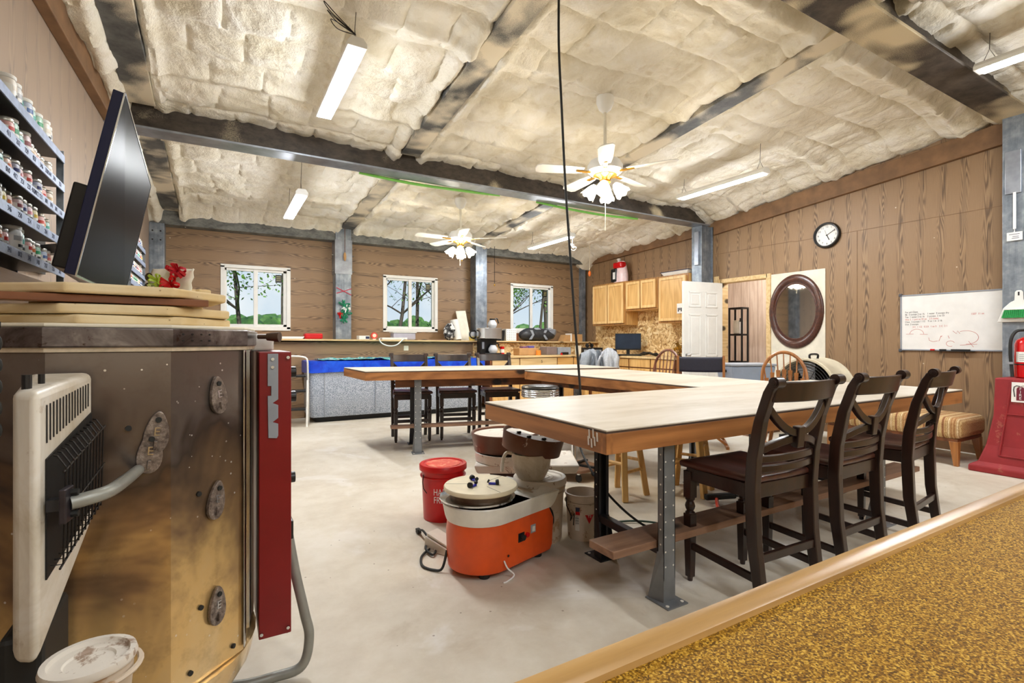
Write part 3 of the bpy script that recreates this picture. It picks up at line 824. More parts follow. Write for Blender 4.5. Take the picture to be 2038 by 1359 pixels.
# ------------------------------------------------------------------ work tables
def tleg(parent,x,y,zt,rz,mat):
    """punched steel channel leg with flared foot; web faces local -Y"""
    m=MB();w=.036
    m.bb(-w,w,0,.004,0.004,zt);m.bb(-w,-w+.004,0,.034,.1,zt);m.bb(w-.004,w,0,.034,.1,zt)
    m.bb(-w,-w+.018,.030,.034,.1,zt);m.bb(w-.018,w,.030,.034,.1,zt)
    for s in (-1,1): m.hexa([(s*w,0,.004),(s*(w+.016),.075,.004),(s*(w+.016),.079,.004),(s*w,.004,.004)],[(s*w,0,.22),(s*w,.034,.22),(s*w,.038,.22),(s*w,.004,.22)])
    m.bb(-.062,.062,-.05,.085,0,.006)
    m.mark();z=.16
    while z<zt-.04:
        for s in (-1,1): m.cyl((s*.024,-.001,z),(s*.024,.0005,z),.0042,n=8)
        for s in (-1,1): m.cyl((s*(w+.0006),.018,z+.03),(s*(w-.0006),.018,z+.03),.0042,n=8)
        z+=.066
    for p in ((-.045,-.03),(.045,-.03)): m.cyl((p[0],p[1],.005),(p[0],p[1],.009),.008,n=8)
    T=Matrix.Translation((x,y,0)) @ Matrix.Rotation(rz,4,'Z')
    o=m.tf(T).build('leg',mat,parent,bevel=.0015,ws=True,mat2=M['hole'])
    return o
def table(lab,cs,h,legs,beams=(),apmats=None,grp=None):
    """cs: four top corners (x,y,z) in order near-left, near-right, far-right, far-left"""
    ctr=(sum(c[0] for c in cs)/4,sum(c[1] for c in cs)/4,0)
    t=thing('work_table',lab,'table',ctr,0,grp)
    C=[Vector(c) for c in cs];dn=Vector((0,0,-.006))
    MB().hexa([c+dn for c in C],C).build('tabletop',M['tabletop'],t,ws=True,bevel=.001)
    MB().hexa([c+Vector((0,0,-.014)) for c in C],[c+dn for c in C]).build('edge_band',plain('dark_edge_band',(70,52,40),.6,0,.2,20),t,ws=True)
    e=MB()
    g=[c+Vector((0,0,-.0145)) for c in C]
    mid=sum(C,Vector())/4
    G=[];Hh=[]
    for c in C:
        d=(mid-c);d.z=0;d.normalize();G.append(c-d*.0008)
    for i in range(4):
        a,b=C[i],C[(i+1)%4];d=(b-a).normalized();nrm=Vector((-d.y,d.x,0))
        o1=Vector((0,0,-.0141));o2=Vector((0,0,-h))
        ii=nrm*.036
        sh=d*.0005
        MB().hexa([a+o2+sh,b+o2-sh,b+o2+ii-sh,a+o2+ii+sh],[a+o1+sh,b+o1-sh,b+o1+ii-sh,a+o1+ii+sh]).build('apron',(apmats or (M['pine'],M['pine_y']))[i%2],t,ws=True,bevel=.002)
    for L in legs: tleg(t,*L)
    for (p,q,w,th,nm,mt) in beams: MB().bar(p,q,w,th).build(nm,mt,t,bevel=.003,ws=True)
    return t
ZT=.80
near=table('long cream topped work table with stained pine edges nearest the bar, stools along its front',
  [(1.32,1.53,ZT),(4.69,1.53,ZT),(4.69,2.62,ZT),(1.345,2.62,ZT)],.098,
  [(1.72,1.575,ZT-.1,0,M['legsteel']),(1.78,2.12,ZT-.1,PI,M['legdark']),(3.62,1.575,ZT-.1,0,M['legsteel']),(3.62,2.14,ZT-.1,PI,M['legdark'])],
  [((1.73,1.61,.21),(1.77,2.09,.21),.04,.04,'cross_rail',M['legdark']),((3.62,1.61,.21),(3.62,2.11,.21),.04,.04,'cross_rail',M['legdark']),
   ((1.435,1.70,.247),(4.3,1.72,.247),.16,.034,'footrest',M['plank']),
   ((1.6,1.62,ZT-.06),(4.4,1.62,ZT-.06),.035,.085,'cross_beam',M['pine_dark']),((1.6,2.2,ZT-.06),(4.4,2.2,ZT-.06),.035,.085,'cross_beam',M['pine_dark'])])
# clay smears on the near corner board
s=MB()
for k,(y,z) in enumerate(((1.60,.745),(1.62,.735),(1.64,.742),(1.585,.765),(1.61,.775),(1.635,.77))):
    s.hexa([(1.3185,y-.005,z-.018),(1.3205,y-.005,z-.018),(1.3205,y+.004,z-.018),(1.3185,y+.004,z-.018)],[(1.3185,y-.002,z+.018),(1.3205,y-.002,z+.018),(1.3205,y+.006,z+.018),(1.3185,y+.006,z+.018)])
s.build('clay_smear',M['claywhite'],near,ws=True)
mid=table('cream topped connecting work table in the middle of the U between the two long tables',
  [(3.21,2.625,ZT),(4.2,2.625,ZT),(3.89,4.29,.842),(2.80,4.545,.845)],.092,
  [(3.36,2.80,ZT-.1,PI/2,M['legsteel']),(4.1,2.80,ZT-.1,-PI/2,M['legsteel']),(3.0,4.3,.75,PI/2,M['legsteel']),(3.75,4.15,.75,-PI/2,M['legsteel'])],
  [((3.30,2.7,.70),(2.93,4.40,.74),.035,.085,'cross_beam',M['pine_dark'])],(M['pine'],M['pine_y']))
ZF=.855
fd=Vector((.97,-.242,0))
def FP(a,b,z): # along front edge, back from it
    p=Vector((1.255,5.03,0))+Vector((.9706,-.2413,0))*a+Vector((.2413,.9706,0))*b
    return (p.x,p.y,z)
fz=math.atan2(-.2413,.9706)
far=table('farther cream topped work table before the blue covered tub, stools behind it',
  [(1.255,5.03,ZF),(3.95,4.36,ZF),(4.0,5.20,ZF),(1.24,5.94,ZF)],.094,
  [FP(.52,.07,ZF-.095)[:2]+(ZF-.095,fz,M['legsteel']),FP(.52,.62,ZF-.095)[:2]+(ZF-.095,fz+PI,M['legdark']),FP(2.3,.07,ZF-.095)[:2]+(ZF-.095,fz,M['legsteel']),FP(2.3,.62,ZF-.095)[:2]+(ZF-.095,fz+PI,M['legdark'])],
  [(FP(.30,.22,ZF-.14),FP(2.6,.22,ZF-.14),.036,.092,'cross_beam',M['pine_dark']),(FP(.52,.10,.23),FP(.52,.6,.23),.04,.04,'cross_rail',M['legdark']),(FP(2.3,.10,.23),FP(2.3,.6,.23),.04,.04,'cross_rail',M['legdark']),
   (FP(.25,.20,.262),FP(2.55,.20,.262),.13,.024,'footrest',M['plank'])])
far.rotation_euler=(0,0,0)

# ------------------------------------------------------------------ espresso counter stools
def stool():
    t=thing('counter_stool','x','stool',(0,0,0))
    E=M['espresso']
    s=MB()
    s.grid(lambda u,v:((u-.5)*(.40+.05*v),-.185+.39*v,.575-.014*math.exp(-((u-.5)/.22)**2)*math.exp(-((v-.42)/.3)**2)),16,14)
    o=s.build('seat',M['espresso_seat'],t,smooth=True,solid=.03);o.location.z=-.013;o.modifiers.new('b','BEVEL').width=.008
    a=MB();a.bb(-.19,.19,.165,.187,.485,.547);a.bb(-.185,.185,-.185,-.163,.485,.547);a.bb(-.205,-.183,-.17,.17,.485,.547);a.bb(.183,.205,-.17,.17,.485,.547)
    a.build('seat_frame',E,t,bevel=.003)
    for sx in (-1,1):
        p=MB();secs=[]
        for (y,z,hw,hd) in ((-.235,0,.018,.020),(-.212,.12,.019,.022),(-.188,.30,.020,.025),(-.18,.52,.020,.026),(-.19,.66,.020,.025),(-.222,.82,.019,.022),(-.265,.945,.018,.021),(-.288,.985,.018,.020)):
            x=sx*(.195+.012*z)
            secs.append([(x-hw,y-hd,z),(x+hw,y-hd,z),(x+hw,y+hd,z),(x-hw,y+hd,z)])
        p.loft(secs);q=p.build('back_post',E,t,bevel=.004)
        c=MB();x=sx*.209;c.cyl((x-.024,-.298,.985),(x+.024,-.298,.985),.023,n=24);c.cyl((x+sx*.024,-.298,.985),(x+sx*.029,-.298,.985),.015,n=20);c.cyl((x+sx*.029,-.298,.985),(x+sx*.031,-.298,.985),.009,n=16)
        c.build('scroll',E,q,bevel=.003)
        f=MB();x=sx*.19;y=.165
        f.bb(x-.022,x+.022,y-.022,y+.022,.40,.53)
        f.lathe([(.0,.40),(.022,.40),(.023,.392),(.015,.384),(.021,.372),(.024,.36),(.021,.348),(.015,.337),(.023,.330),(.022,.322),(0,.322)],20,(x,y,0))
        f.hexa([(x-.016,y-.016,.02),(x+.016,y-.016,.02),(x+.016,y+.016,.02),(x-.016,y+.016,.02)],[(x-.022,y-.022,.323),(x+.022,y-.022,.323),(x+.022,y+.022,.323),(x-.022,y+.022,.323)])
        f.cyl((x,y,0),(x,y,.022),.012,.014,n=12)
        f.build('leg',E,t,bevel=.002)
        MB().bar((sx*.192,-.2,.15),(sx*.19,.15,.17),.02,.032).build('stretcher',E,t,bevel=.003)
    MB().bar((-.18,-.203,.24),(.18,-.203,.24),.02,.036).build('stretcher',E,t,bevel=.003)
    MB().bar((-.18,.165,.24),(.18,.165,.24),.02,.036).build('stretcher',E,t,bevel=.003)
    def bow(zc,zh,y0,bowd,th,x0=.2,dz=lambda u:0,dy=0):
        secs=[];n=14
        for i in range(n+1):
            u=-1+2*i/n;x=x0*u;y=y0-bowd*(1-u*u);z=zc+dz(u)
            secs.append([(x,y-th/2,z-zh/2),(x,y+th/2,z-zh/2),(x,y+th/2+dy,z+zh/2),(x,y-th/2+dy,z+zh/2)])
        return MB().loft(secs)
    bow(.945,.085,-.268,.035,.022,.205,dy=-.02).build('top_rail',E,t,smooth=True,bevel=.005)
    bow(.655,.03,-.192,.028,.018,.2).build('slat',E,t,smooth=True,bevel=.003)
    bow(.612,.03,-.186,.028,.018,.2).build('slat',E,t,smooth=True,bevel=.003)
    def arcb(z0,z1,y0,y1):
        secs=[];n=18
        for i in range(n+1):
            u=-1+2*i/n;x=.195*u;k=1-u*u;z=z0+(z1-z0)*k;y=y0+(y1-y0)*k
            sl=(z1-z0)*(-2*u)/.195;L=math.hypot(1,sl);tx,tz=-sl/L*.016,1/L*.016
            secs.append([(x-tx,y-.012,z-tz),(x-tx,y+.012,z-tz),(x+tx,y+.012,z+tz),(x+tx,y-.012,z+tz)])
        return MB().loft(secs)
    arcb(.885,.762,-.242,-.25).build('back_curve',E,t,smooth=True,bevel=.003)
    arcb(.69,.738,-.198,-.24).build('back_curve',E,t,smooth=True,bevel=.003)
    MB().bar((0,-.247,.70),(0,-.256,.79),.046,.032,(0,1,0)).build('center_block',E,t,bevel=.004)
    return t
st=stool();st.location=(2.15,1.50,0);st.rotation_euler=(0,0,R(-2))
st['label']='dark wood scroll-back counter stool at the near left end of the front row';st['group']='counter stools on the bar side of the near table'
dup(st,(2.74,1.49,0),R(1),'middle dark wood counter stool of the three along the near table')
dup(st,(3.43,1.50,0),R(7),'dark wood counter stool on the right of the front row, nearest the fire extinguisher')
FA=fz+PI
for k,(a,b,rz,lab) in enumerate(((.52,.66,.02,'dark counter stool at the left behind the farther table, before the blue tarp'),(1.05,.66,-.03,'middle dark counter stool of the three behind the farther table'),(1.58,.64,.0,'dark counter stool at the right behind the farther table, before the coffee maker'))):
    p=FP(a,b+.20,0)
    dup(st,(p[0],p[1],0),FA+rz,lab,'counter stools behind the farther table')

# ------------------------------------------------------------------ blond round stools under the tables
def roundstool(loc,rz,lab,top=.60,sp=.19):
    t=thing('wooden_stool',lab,'stool',loc,rz,'pale wooden stools under the tables')
    MB().lathe([(0,0),(.15,0),(.165,.008),(.165,.024),(.15,.032),(0,.032)],36,(0,0,top-.032)).build('seat',M['blond'],t,smooth=True)
    for k in range(4):
        a=PI/4+PI/2*k;c,s=math.cos(a),math.sin(a)
        MB().bar((c*sp,s*sp,0),(c*.10,s*.10,top-.032),.042,.042,(c,s,0)).build('leg',M['blond'],t,bevel=.006)
    for k in range(4):
        a=PI/4+PI/2*k;b=a+PI/2;z=.2+.06*(k%2)
        for zz in (z,z+.16):
            r=sp-(sp-.10)*zz/(top-.03)
            MB().cyl((math.cos(a)*r,math.sin(a)*r,zz),(math.cos(b)*r,math.sin(b)*r,zz),.012,n=12).build('rung',M['blond'],t,smooth=True)
    return t
roundstool((2.62,2.87,0),.2,'pale wooden stool under the near table behind the white pail')
roundstool((3.12,2.66,0),.5,'pale wooden stool under the near table beyond the first front stool')
# ------------------------------------------------------------------ bar in the foreground
t=thing('bar_counter','gold speckled bar counter with rounded oak edge filling the lower right corner','counter',(1.5,.0,0))
MB().bb(-.6,6.3,-.42,.2365,.905,.944).build('countertop',M['bartop'],t,ws=True)
e=MB()
pr=[(.236,.897),(.254,.897),(.2585,.902),(.259,.940),(.2575,.947),(.254,.951),(.241,.951),(.237,.948),(.236,.942)]
e.loft([[(-.6,y,z) for y,z in pr],[(6.3,y,z) for y,z in pr]]).build('oak_edge',M['baredge'],t,ws=True,smooth=True)
MB().bb(-.55,6.2,-.30,.13,0,.905).build('bar_front',M['osb'],t,ws=True)
# ------------------------------------------------------------------ kiln in the left foreground
KC=Vector((-.264,1.831,0));KR=.37
VA=math.atan2(-1.831,.264)        # heading from kiln centre to the photographer
def kpt(psi,z,off=0,r=KR):        # point on the skin at angle psi (deg, to the right seen from the front)
    k=math.floor((psi+18)/36);c=k*36
    ap=r*math.cos(R(18));rr=(ap+off)/math.cos(R(psi-c))
    a=VA+R(psi);return Vector((KC.x+rr*math.cos(a),KC.y+rr*math.sin(a),z))
def knorm(psi):
    a=VA+R(math.floor((psi+18)/36)*36);return Vector((math.cos(a),math.sin(a),0))
def gon(r,z0,z1,n=10,off=18,c=KC):
    m=MB();m.prism([(c.x+r*math.cos(VA+R(off)+2*PI*i/n),c.y+r*math.sin(VA+R(off)+2*PI*i/n)) for i in range(n)],z0,z1);return m
kiln=thing('kiln','large mottled stainless steel kiln with cast plugs in the left foreground','kiln',(KC.x,KC.y,0))
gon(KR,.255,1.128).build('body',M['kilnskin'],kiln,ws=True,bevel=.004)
gon(KR+.012,1.136,1.182).build('lid_band',M['kilnband'],kiln,ws=True,bevel=.004)
gon(KR+.004,1.182,1.191).build('lid',M['offwhite'],kiln,ws=True,bevel=.003)
gon(KR+.006,1.126,1.136).build('rim_gasket',plain('pale_brick_rim',(196,180,156),.8,0,.2,30),kiln,ws=True)
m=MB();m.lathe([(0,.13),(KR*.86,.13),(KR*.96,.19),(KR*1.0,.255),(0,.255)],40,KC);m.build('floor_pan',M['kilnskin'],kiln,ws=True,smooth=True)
m=MB();m.bb(KC.x-.30,KC.x+.30,KC.y-.30,KC.y+.30,.09,.128);m.build('stand',M['plank'],kiln,ws=True,bevel=.006)
for sx in (-1,1):
    for sy in (-1,1):
        MB().bb(KC.x+sx*.25-.03,KC.x+sx*.25+.03,KC.y+sy*.25-.03,KC.y+sy*.25+.03,0,.09).build('leg',M['plank'],kiln,ws=True)
# vertical seam strip and band
a,b=kpt(54.5,.27,.003),kpt(54.5,1.125,.003)
MB().bar(a,b,.030,.004,knorm(60)).build('seam_strip',M['chrome'],kiln,ws=True,bevel=.001)
a,b=kpt(71,.27,.002),kpt(71,1.125,.002)
MB().bar(a,b,.035,.006,knorm(73)).build('seam_strip',M['chrome'],kiln,ws=True,bevel=.001)
def plug(psi,z,rz,sc=1.12):
    n_=knorm(psi);p=kpt(psi,z,.003);tx=Vector((0,0,1)).cross(n_)
    F=frame(p,tx,(0,0,1)) @ Matrix.Rotation(rz,4,'Z') @ Matrix.Scale(sc,4)
    out=[]
    for i in range(28):
        t_=2*PI*i/28;y=.046*math.cos(t_);w=(.0225-.0065*math.cos(t_))*math.sin(t_);out.append((w,y))
    o=MB().prism(out,0,.009,F).build('peephole_plug',M['plug'],kiln,ws=True,bevel=.002)
    m=MB();q=[F @ Vector((0,.028,h)) for h in (.008,.0125)];m.cyl(q[0],q[1],.0065,n=14);m.build('screw',M['rubber'],o,ws=True)
    text('raised_letter','E',.026,M['chrome'],F @ Matrix.Translation((0,.002,.0095)),o,.0012)
    m=MB();m.box((0,-.026,.011),(.006,.018,.008));m.tf(F).build('lug',M['plug'],o,ws=True,bevel=.001)
for psi,z,rz in ((39,1.005,.12),(13.5,.93,-.12),(11.5,.885,-.1),(38,.722,-.15),(38.5,.435,-.05)): plug(psi,z,rz)
for psi,z in ((5,.945),(30,.752),(31,.452),(26,.30),(48,.29)):
    p=kpt(psi,z,-.001);q=kpt(psi,z,.006);MB().cyl(p,q,.0065,n=12).build('screw',M['rubber'],kiln,ws=True)
# vent holes in the lid band
for k in range(8):
    psi=22+4*(k%4);z=1.168 if k<4 else 1.152
    MB().cyl(kpt(psi,z,.012),kpt(psi,z,.0132),.0025,n=8).build('vent_hole',M['black'],kiln,ws=True)
# lid knob and white hinge block on the right
p=kpt(80,1.165,.02);d=Vector((.864,-.503,0))
MB().cyl(p,p+d*.055,.007,n=10).cyl(p+d*.03,p+d*.07,.012,.016,n=14).build('lid_handle',plain('dark_wood_knob',(76,56,44),.5,0,.2,30),kiln,ws=True,smooth=True)
# chain at the left of the lid
cz=1.165
for k in range(11):
    m=MB();p=Vector((-.318,1.148,cz-.018*k));ax=(1,0) if k%2 else (0,1)
    m.tube([(p.x+.007*math.cos(t)*ax[0],p.y+.007*math.cos(t)*ax[1],p.z+.013*math.sin(t)) for t in [2*PI*i/12 for i in range(12)]],.0026,6,closed=True)
    m.build('chain_link',M['rubber'],kiln,ws=True,smooth=True)
MB().bar((-.318,1.148,1.18),(-.36,1.30,1.178),.014,.006).build('chain_hook',M['rubber'],kiln,ws=True)
# red control box with latch strip
bx=MB().bb(.108,.20,1.73,2.07,.232,1.118).build('control_box',M['kred'],kiln,ws=True,bevel=.003)
ls=[(-.012,-.16),(.012,-.163),(.016,-.155),(.016,-.118),(.0,-.112),(.016,-.100),(.016,-.06),(.0,-.053),(.016,-.042),(.016,.10),(-.014,.10),(-.014,.0),(-.004,0),(-.004,-.03),(-.014,-.03)]
MB().prism(ls,0,.004,frame((.146,1.729,1.012),(1,0,0),(0,0,1))).build('latch_strip',M['grey'],bx,ws=True,bevel=.001)
for x,z in ((.146,1.095),(.146,1.07),(.19,1.10),(.115,.25),(.19,.252)): MB().cyl((x,1.731,z),(x,1.722,z),.005,n=10).build('screw',M['chrome'],bx,ws=True)
for y,z in ((1.80,1.05),(1.80,.97),(1.82,.70)): MB().cyl((.199,y,z),(.222,y,z),.018,n=20).build('knob',M['black'],bx,ws=True,bevel=.002)
MB().bb(.2,.215,1.80,1.86,.50,.56).build('switch_block',M['black'],bx,ws=True,bevel=.003)
h=MB();h.tube(smoothpath([(.19,1.95,.62),(.21,1.95,.50),(.235,1.93,.34),(.262,1.90,.20),(.275,1.88,.12),(.25,1.86,.04),(.17,1.87,.022),(.02,1.90,.022),(-.2,2.1,.022)],8),.0165,12)
h.build('conduit_hose',M['hose'],kiln,ws=True,smooth=True)
b=thing('switch_enclosure','small white box tucked beside the kiln lid above the red control box','box',(.10,1.90,1.12))
MB().bb(-.03,.06,-.05,.08,0,.055).build('body',M['white'],b,bevel=.006)

# kiln shelves stacked on the lid
def slab(z,rot,sx,lab,dx=0,dy=0,tilt=0):
    r=.276;c=(KC.x+.025+dx,KC.y-.01+dy)
    m=MB();m.prism([(r*math.cos(R(22.5)+2*PI*i/8)*sx,r*math.sin(R(22.5)+2*PI*i/8)*sx) for i in range(8)],0,.024)
    o=m.build('kiln_shelf',M['ceramic'],None,bevel=.006,seg=3);o.location=(c[0],c[1],z);o.rotation_euler=(tilt*.6,tilt,rot)
    return tag(o,lab,'kiln shelf','octagonal kiln shelves stacked on the lid')
slab(1.191,VA+R(4),1.0,'bottom octagonal cream kiln shelf of the stack on the kiln lid')
slab(1.217,VA+R(-3),1.02,'middle octagonal cream kiln shelf of the stack on the kiln lid')
o=slab(1.265,VA+R(2),1.0,'topmost octagonal cream kiln shelf, raised on a dark slat',-.01,-.02)
m=MB();m.bb(-.24,.22,-.03,.02,0,.018);o=m.build('slat',M['pine_dark'],None,bevel=.002);o.location=(KC.x+.02,KC.y-.24,1.244);o.rotation_euler=(0,0,VA+PI/2+.02);tag(o,'dark wooden slat wedged under the topmost kiln shelf','slat')
m=MB();m.bb(-.2,.22,-.02,.02,0,.02);o=m.build('slat',M['ceramic'],None,bevel=.002);o.location=(KC.x,KC.y+.12,1.2425);o.rotation_euler=(0,0,VA+PI/2+.02);tag(o,'pale spacer strip under the back of the topmost kiln shelf','slat')
# kiln posts
for (x,y,lab) in ((-.045,1.985,'cream square kiln post on the top shelf, nearer the window'),(-.085,1.99,'cream kiln post between the bow tray and the other post')):
    m=MB();m.bb(-.02,.02,-.018,.018,0,.034);o=m.build('kiln_post',M['ceramic'],None,bevel=.005);o.location=(x,y,1.2895);o.rotation_euler=(0,0,.5);tag(o,lab,'kiln post','kiln posts on the top shelf')
# crumpled paper tray with bows
t=thing('gift_tray','crumpled cream patterned tray with red and green bows on the stacked kiln shelves','tray',(-.13,1.955,1.289),R(-32))
m=MB();m.grid(lambda u,v:((u-.5)*.15*(1-.1*v),.03*v-.02+.012*noise.noise((u*5,v*5,1)),.004+.092*v+.006*noise.noise((u*4,v*3,7))),14,10)
m.build('sheet',M['offwhite'],t,smooth=True,solid=.004)
m=MB();m.grid(lambda u,v:((u-.5)*.15,-.075+.06*v,.006+.004*noise.noise((u*6,v*6,3))),10,6);m.build('sheet_base',plain('lime_paper',(206,216,150),.6,0,.15,40),t,solid=.003)
def bow(p,mat,s,nm,k,seed):
    rr=random.Random(seed);m=MB()
    for i in range(k):
        a=2*PI*i/k+rr.random();L=s*rr.uniform(.7,1.1);dx,dz=math.cos(a)*L,math.sin(a)*L*.8
        P=Vector(p);w=s*.25
        pts=smoothpath([P,P+Vector((dx*.6,-.02,dz*.6+.006)),P+Vector((dx,-.012,dz)),P+Vector((dx*.6,-.004,dz*.6-.006)),P],4)
        for q,r_ in zip(pts,pts[1:]):
            m.quad(q+Vector((-w*math.sin(a)*.5,0,w*math.cos(a)*.5)),q-Vector((-w*math.sin(a)*.5,0,w*math.cos(a)*.5)),r_-Vector((-w*math.sin(a)*.5,0,w*math.cos(a)*.5)),r_+Vector((-w*math.sin(a)*.5,0,w*math.cos(a)*.5)))
    return m.build(nm,mat,t,solid=.001)
bow((.03,-.012,.085),plain('red_ribbon',(190,24,44),.4,0,.2,60),.034,'red_bow',9,1)
bow((.02,-.03,.04),M['red_bucket'],.034,'red_bow',8,2)
bow((-.02,-.03,.05),plain('lime_ribbon',(176,200,70),.4,0,.2,60),.03,'green_bow',8,3)
bow((-.035,-.03,.022),plain('pale_green_ribbon',(216,226,160),.4,0,.2,60),.024,'green_bow',7,4)
for x,z in ((-.058,.066),(-.058,.034)):
    m=MB();m.lathe([(0,0),(.011,0),(.0135,.002)],20,M=frame((x,-.017+.3*z*.9*.35-.008,z),(1,0,0),(0,0,1)));m.build('dark_spot',plain('dark_olive',(60,50,34),.6,0,.3,80),t)
b=thing('folded_card','white folded card at the left edge of the kiln lid','card',(-.50,1.60,1.191))
MB().hexa([(-.04,-.03,0),(.04,-.03,0),(.04,.03,0),(-.04,.03,0)],[(-.005,-.03,.03),(.005,-.03,.03),(.005,.03,.03),(-.005,.03,.03)]).build('sheet',M['paper'],b)

# ------------------------------------------------------------------ old heater: a reflection in the kiln, built as a solid thing
t=thing('reflected_heater','stained white heater with slotted top and black wire guard modelled from a kiln reflection','heater',(-.29,1.26,0))
A=Vector((-.264,1.137,0));B=Vector((-.232,1.390,0));Cc=Vector((-.335,1.385,0));Dd=Vector((-.302,1.165,0))
ZZ=Vector((0,0,1))
m=MB();m.loft([[A+ZZ*.60,B+ZZ*.765,Cc+ZZ*.765,Dd+ZZ*.60],[A+ZZ*.80,B+ZZ*.82,Cc+ZZ*.82,Dd+ZZ*.80],[A+ZZ*1.065,B+ZZ*1.085,Cc+ZZ*1.085,Dd+ZZ*1.065]])
m.build('casing',M['heater'],t,ws=True,bevel=.014,seg=4,smooth=True)
fx=(B-A).normalized();fn=Vector((fx.y,-fx.x,0))
def FPt(s,z,o=0): return A+fx*s+fn*o+ZZ*z
m=MB();m.hexa([FPt(.03,.735,.0005),FPt(.24,.80,.0005),FPt(.24,1.0,.0005),FPt(.03,.945,.0005)],[FPt(.03,.735,.003),FPt(.24,.80,.003),FPt(.24,1.0,.003),FPt(.03,.945,.003)])
m.build('reflected_burner_opening',plain('opening_black',(16,15,14),.6,0,.3,30),t,ws=True)  # flat black panel stands for the open burner recess
for k in range(15):
    s=.035+.0135*k
    MB().bar(FPt(s,.965+.055*s/.25,.0012),FPt(s,1.035+.03*s/.25,.0012),.0025,.0012,fn).build('vent_slot',M['black'],t,ws=True)
g=MB()
for k in range(12):
    s=.04+.017*k
    zt=.94+.05*(s/.25);zb=.745+.065*(s/.25)
    g.tube([FPt(s,zb,.004),FPt(s,zb,.022),FPt(s,zt-.02,.026),FPt(s,zt,.014),FPt(s+.008,zt,.006)],.0015,5)
g.tube([FPt(.032,.75,.02),FPt(.24,.815,.02)],.002,5);g.tube([FPt(.032,.92,.025),FPt(.24,.97,.025)],.002,5);g.tube([FPt(.032,.84,.024),FPt(.24,.89,.024)],.002,5)
g.build('wire_guard',M['darkwire'],t,ws=True)
MB().cyl(FPt(.045,1.06,-.03),FPt(.045,1.092,-.03),.007,n=14).build('knob',M['black'],t,ws=True)
MB().cyl(FPt(.10,1.07,-.03),FPt(.10,1.09,-.03),.005,n=14).build('knob',M['black'],t,ws=True)
MB().bb(-.325,-.265,1.18,1.36,.02,.64).build('pedestal',M['rubber'],t,ws=True,bevel=.01)
MB().bb(-.36,-.23,1.14,1.40,0,.02).build('foot_plate',M['rubber'],t,ws=True,bevel=.004)
# grey handle bar held by a bolted bracket
t=thing('grab_bar','grey pipe handle with bolted dark bracket crossing the front of the heater','handle',(-.24,1.2,.84))
p0=FPt(.03,.865,.035);p1=kpt(8,.845,.004)
MB().tube(smoothpath([p0,p0+Vector((.045,.03,.004)),(p0+p1)/2+Vector((.026,-.004,.004)),p1],6),.0125,14).build('pipe',M['hose'],t,ws=True,smooth=True)
br=MB().bar(p0+Vector((-.004,-.006,-.03)),p0+Vector((-.004,-.006,.03)),.036,.010,fn).build('bracket',plain('oily_steel',(70,66,72),.35,.7,.25,30),t,ws=True,bevel=.002)
MB().bar(p0-fn*.03,p0,.02,.02).build('bracket_stem',M['legdark'],t,ws=True)
for z in (-.019,.019): MB().cyl(p0+Vector((0,0,z))+fn*.0,p0+Vector((0,0,z))+fn*.012,.006,n=8).build('bolt',M['rubber'],br,ws=True)
# white tub at the lower left
t=thing('plastic_tub','small off-white plastic tub with a round lid at the lower left corner','tub',(-.155,.905,0))
MB().lathe([(0,.5),(.03,.5),(.034,.6),(0,.6)],24).build('post',M['rubber'],t)
MB().lathe([(0,0),(.09,0),(.09,.015),(.03,.02),(.03,.5),(0,.5)],24).build('stand',M['rubber'],t,smooth=True)
MB().lathe([(0,.6),(.042,.6),(.05,.685),(.05,.70),(0,.70)],32).build('body',M['whitebucket'],t,smooth=True)
MB().lathe([(0,.70),(.053,.70),(.055,.705),(.053,.712),(.046,.712),(.044,.706),(.03,.706),(.028,.703),(0,.703)],36).build('lid',M['claywhite'],t,smooth=True)
MB().tube(arc((0,0,.69),.058,R(-70),R(70),12,'xy'),.004,6).build('handle',M['whitebucket'],t,smooth=True)

# ------------------------------------------------------------------ television on the left
def CD(px_a,py_b,d):   # camera-plane offsets (right, up per unit depth) at depth d -> world
    return Vector((.503*d+.864*px_a*d,.864*d-.503*px_a*d,1.15+py_b*d))
NT=Vector((-.2715,2.1250,1.9865));NB=Vector((-.4144,2.2083,1.3724));FT=Vector((-.305,3.243,1.967));FB=Vector((-.4259,3.3128,1.3807))
t=thing('television','large black flat television tilted forward on an arm from the left wall','television',((-.45,2.75,1.65)))
nrm=(FT-NT).cross(NB-NT).normalized()
if nrm.x<0: nrm=-nrm
bk=-nrm*.032
MB().hexa([NT+bk,FT+bk,FT,NT],[NB+bk,FB+bk,FB,NB]).build('casing',M['tvblue'],t,ws=True,bevel=.003)
def ins(p,k=.02):
    c=(NT+NB+FT+FB)/4;return p+(c-p)*k
q=[ins(v)+nrm*.0012 for v in (NT,FT,FB,NB)]
MB().hexa([v-nrm*.0011 for v in q],q).build('screen',M['tvscreen'],t,ws=True)
e=MB();fr=[v+nrm*.0005 for v in (NT,FT,FB,NB)]
for i in range(4): e.bar(fr[i],fr[(i+1)%4],.006,.004,nrm)
e.build('bezel',M['chrome'],t,ws=True)
c=(NT+NB+FT+FB)/4
def onb(u,v,o): # u along width, v down
    return NT+(FT-NT)*u+(NB-NT)*v+bk-nrm*o
MB().hexa([onb(.06,.5,0),onb(.75,.5,0),onb(.75,.5,.06),onb(.06,.5,.05)],[onb(.06,.97,0),onb(.75,.97,0),onb(.75,.97,.06),onb(.06,.97,.05)]).build('rear_housing',M['black'],t,ws=True,bevel=.006)
MB().bar(onb(.78,.6,.02),(leftx(3.8)+.02,3.8,1.66),.05,.05).build('wall_arm',M['black'],t,ws=True)
MB().bb(leftx(3.8)+.008,leftx(3.8)+.025,3.68,3.92,1.54,1.80).build('wall_plate',M['black'],t,ws=True)

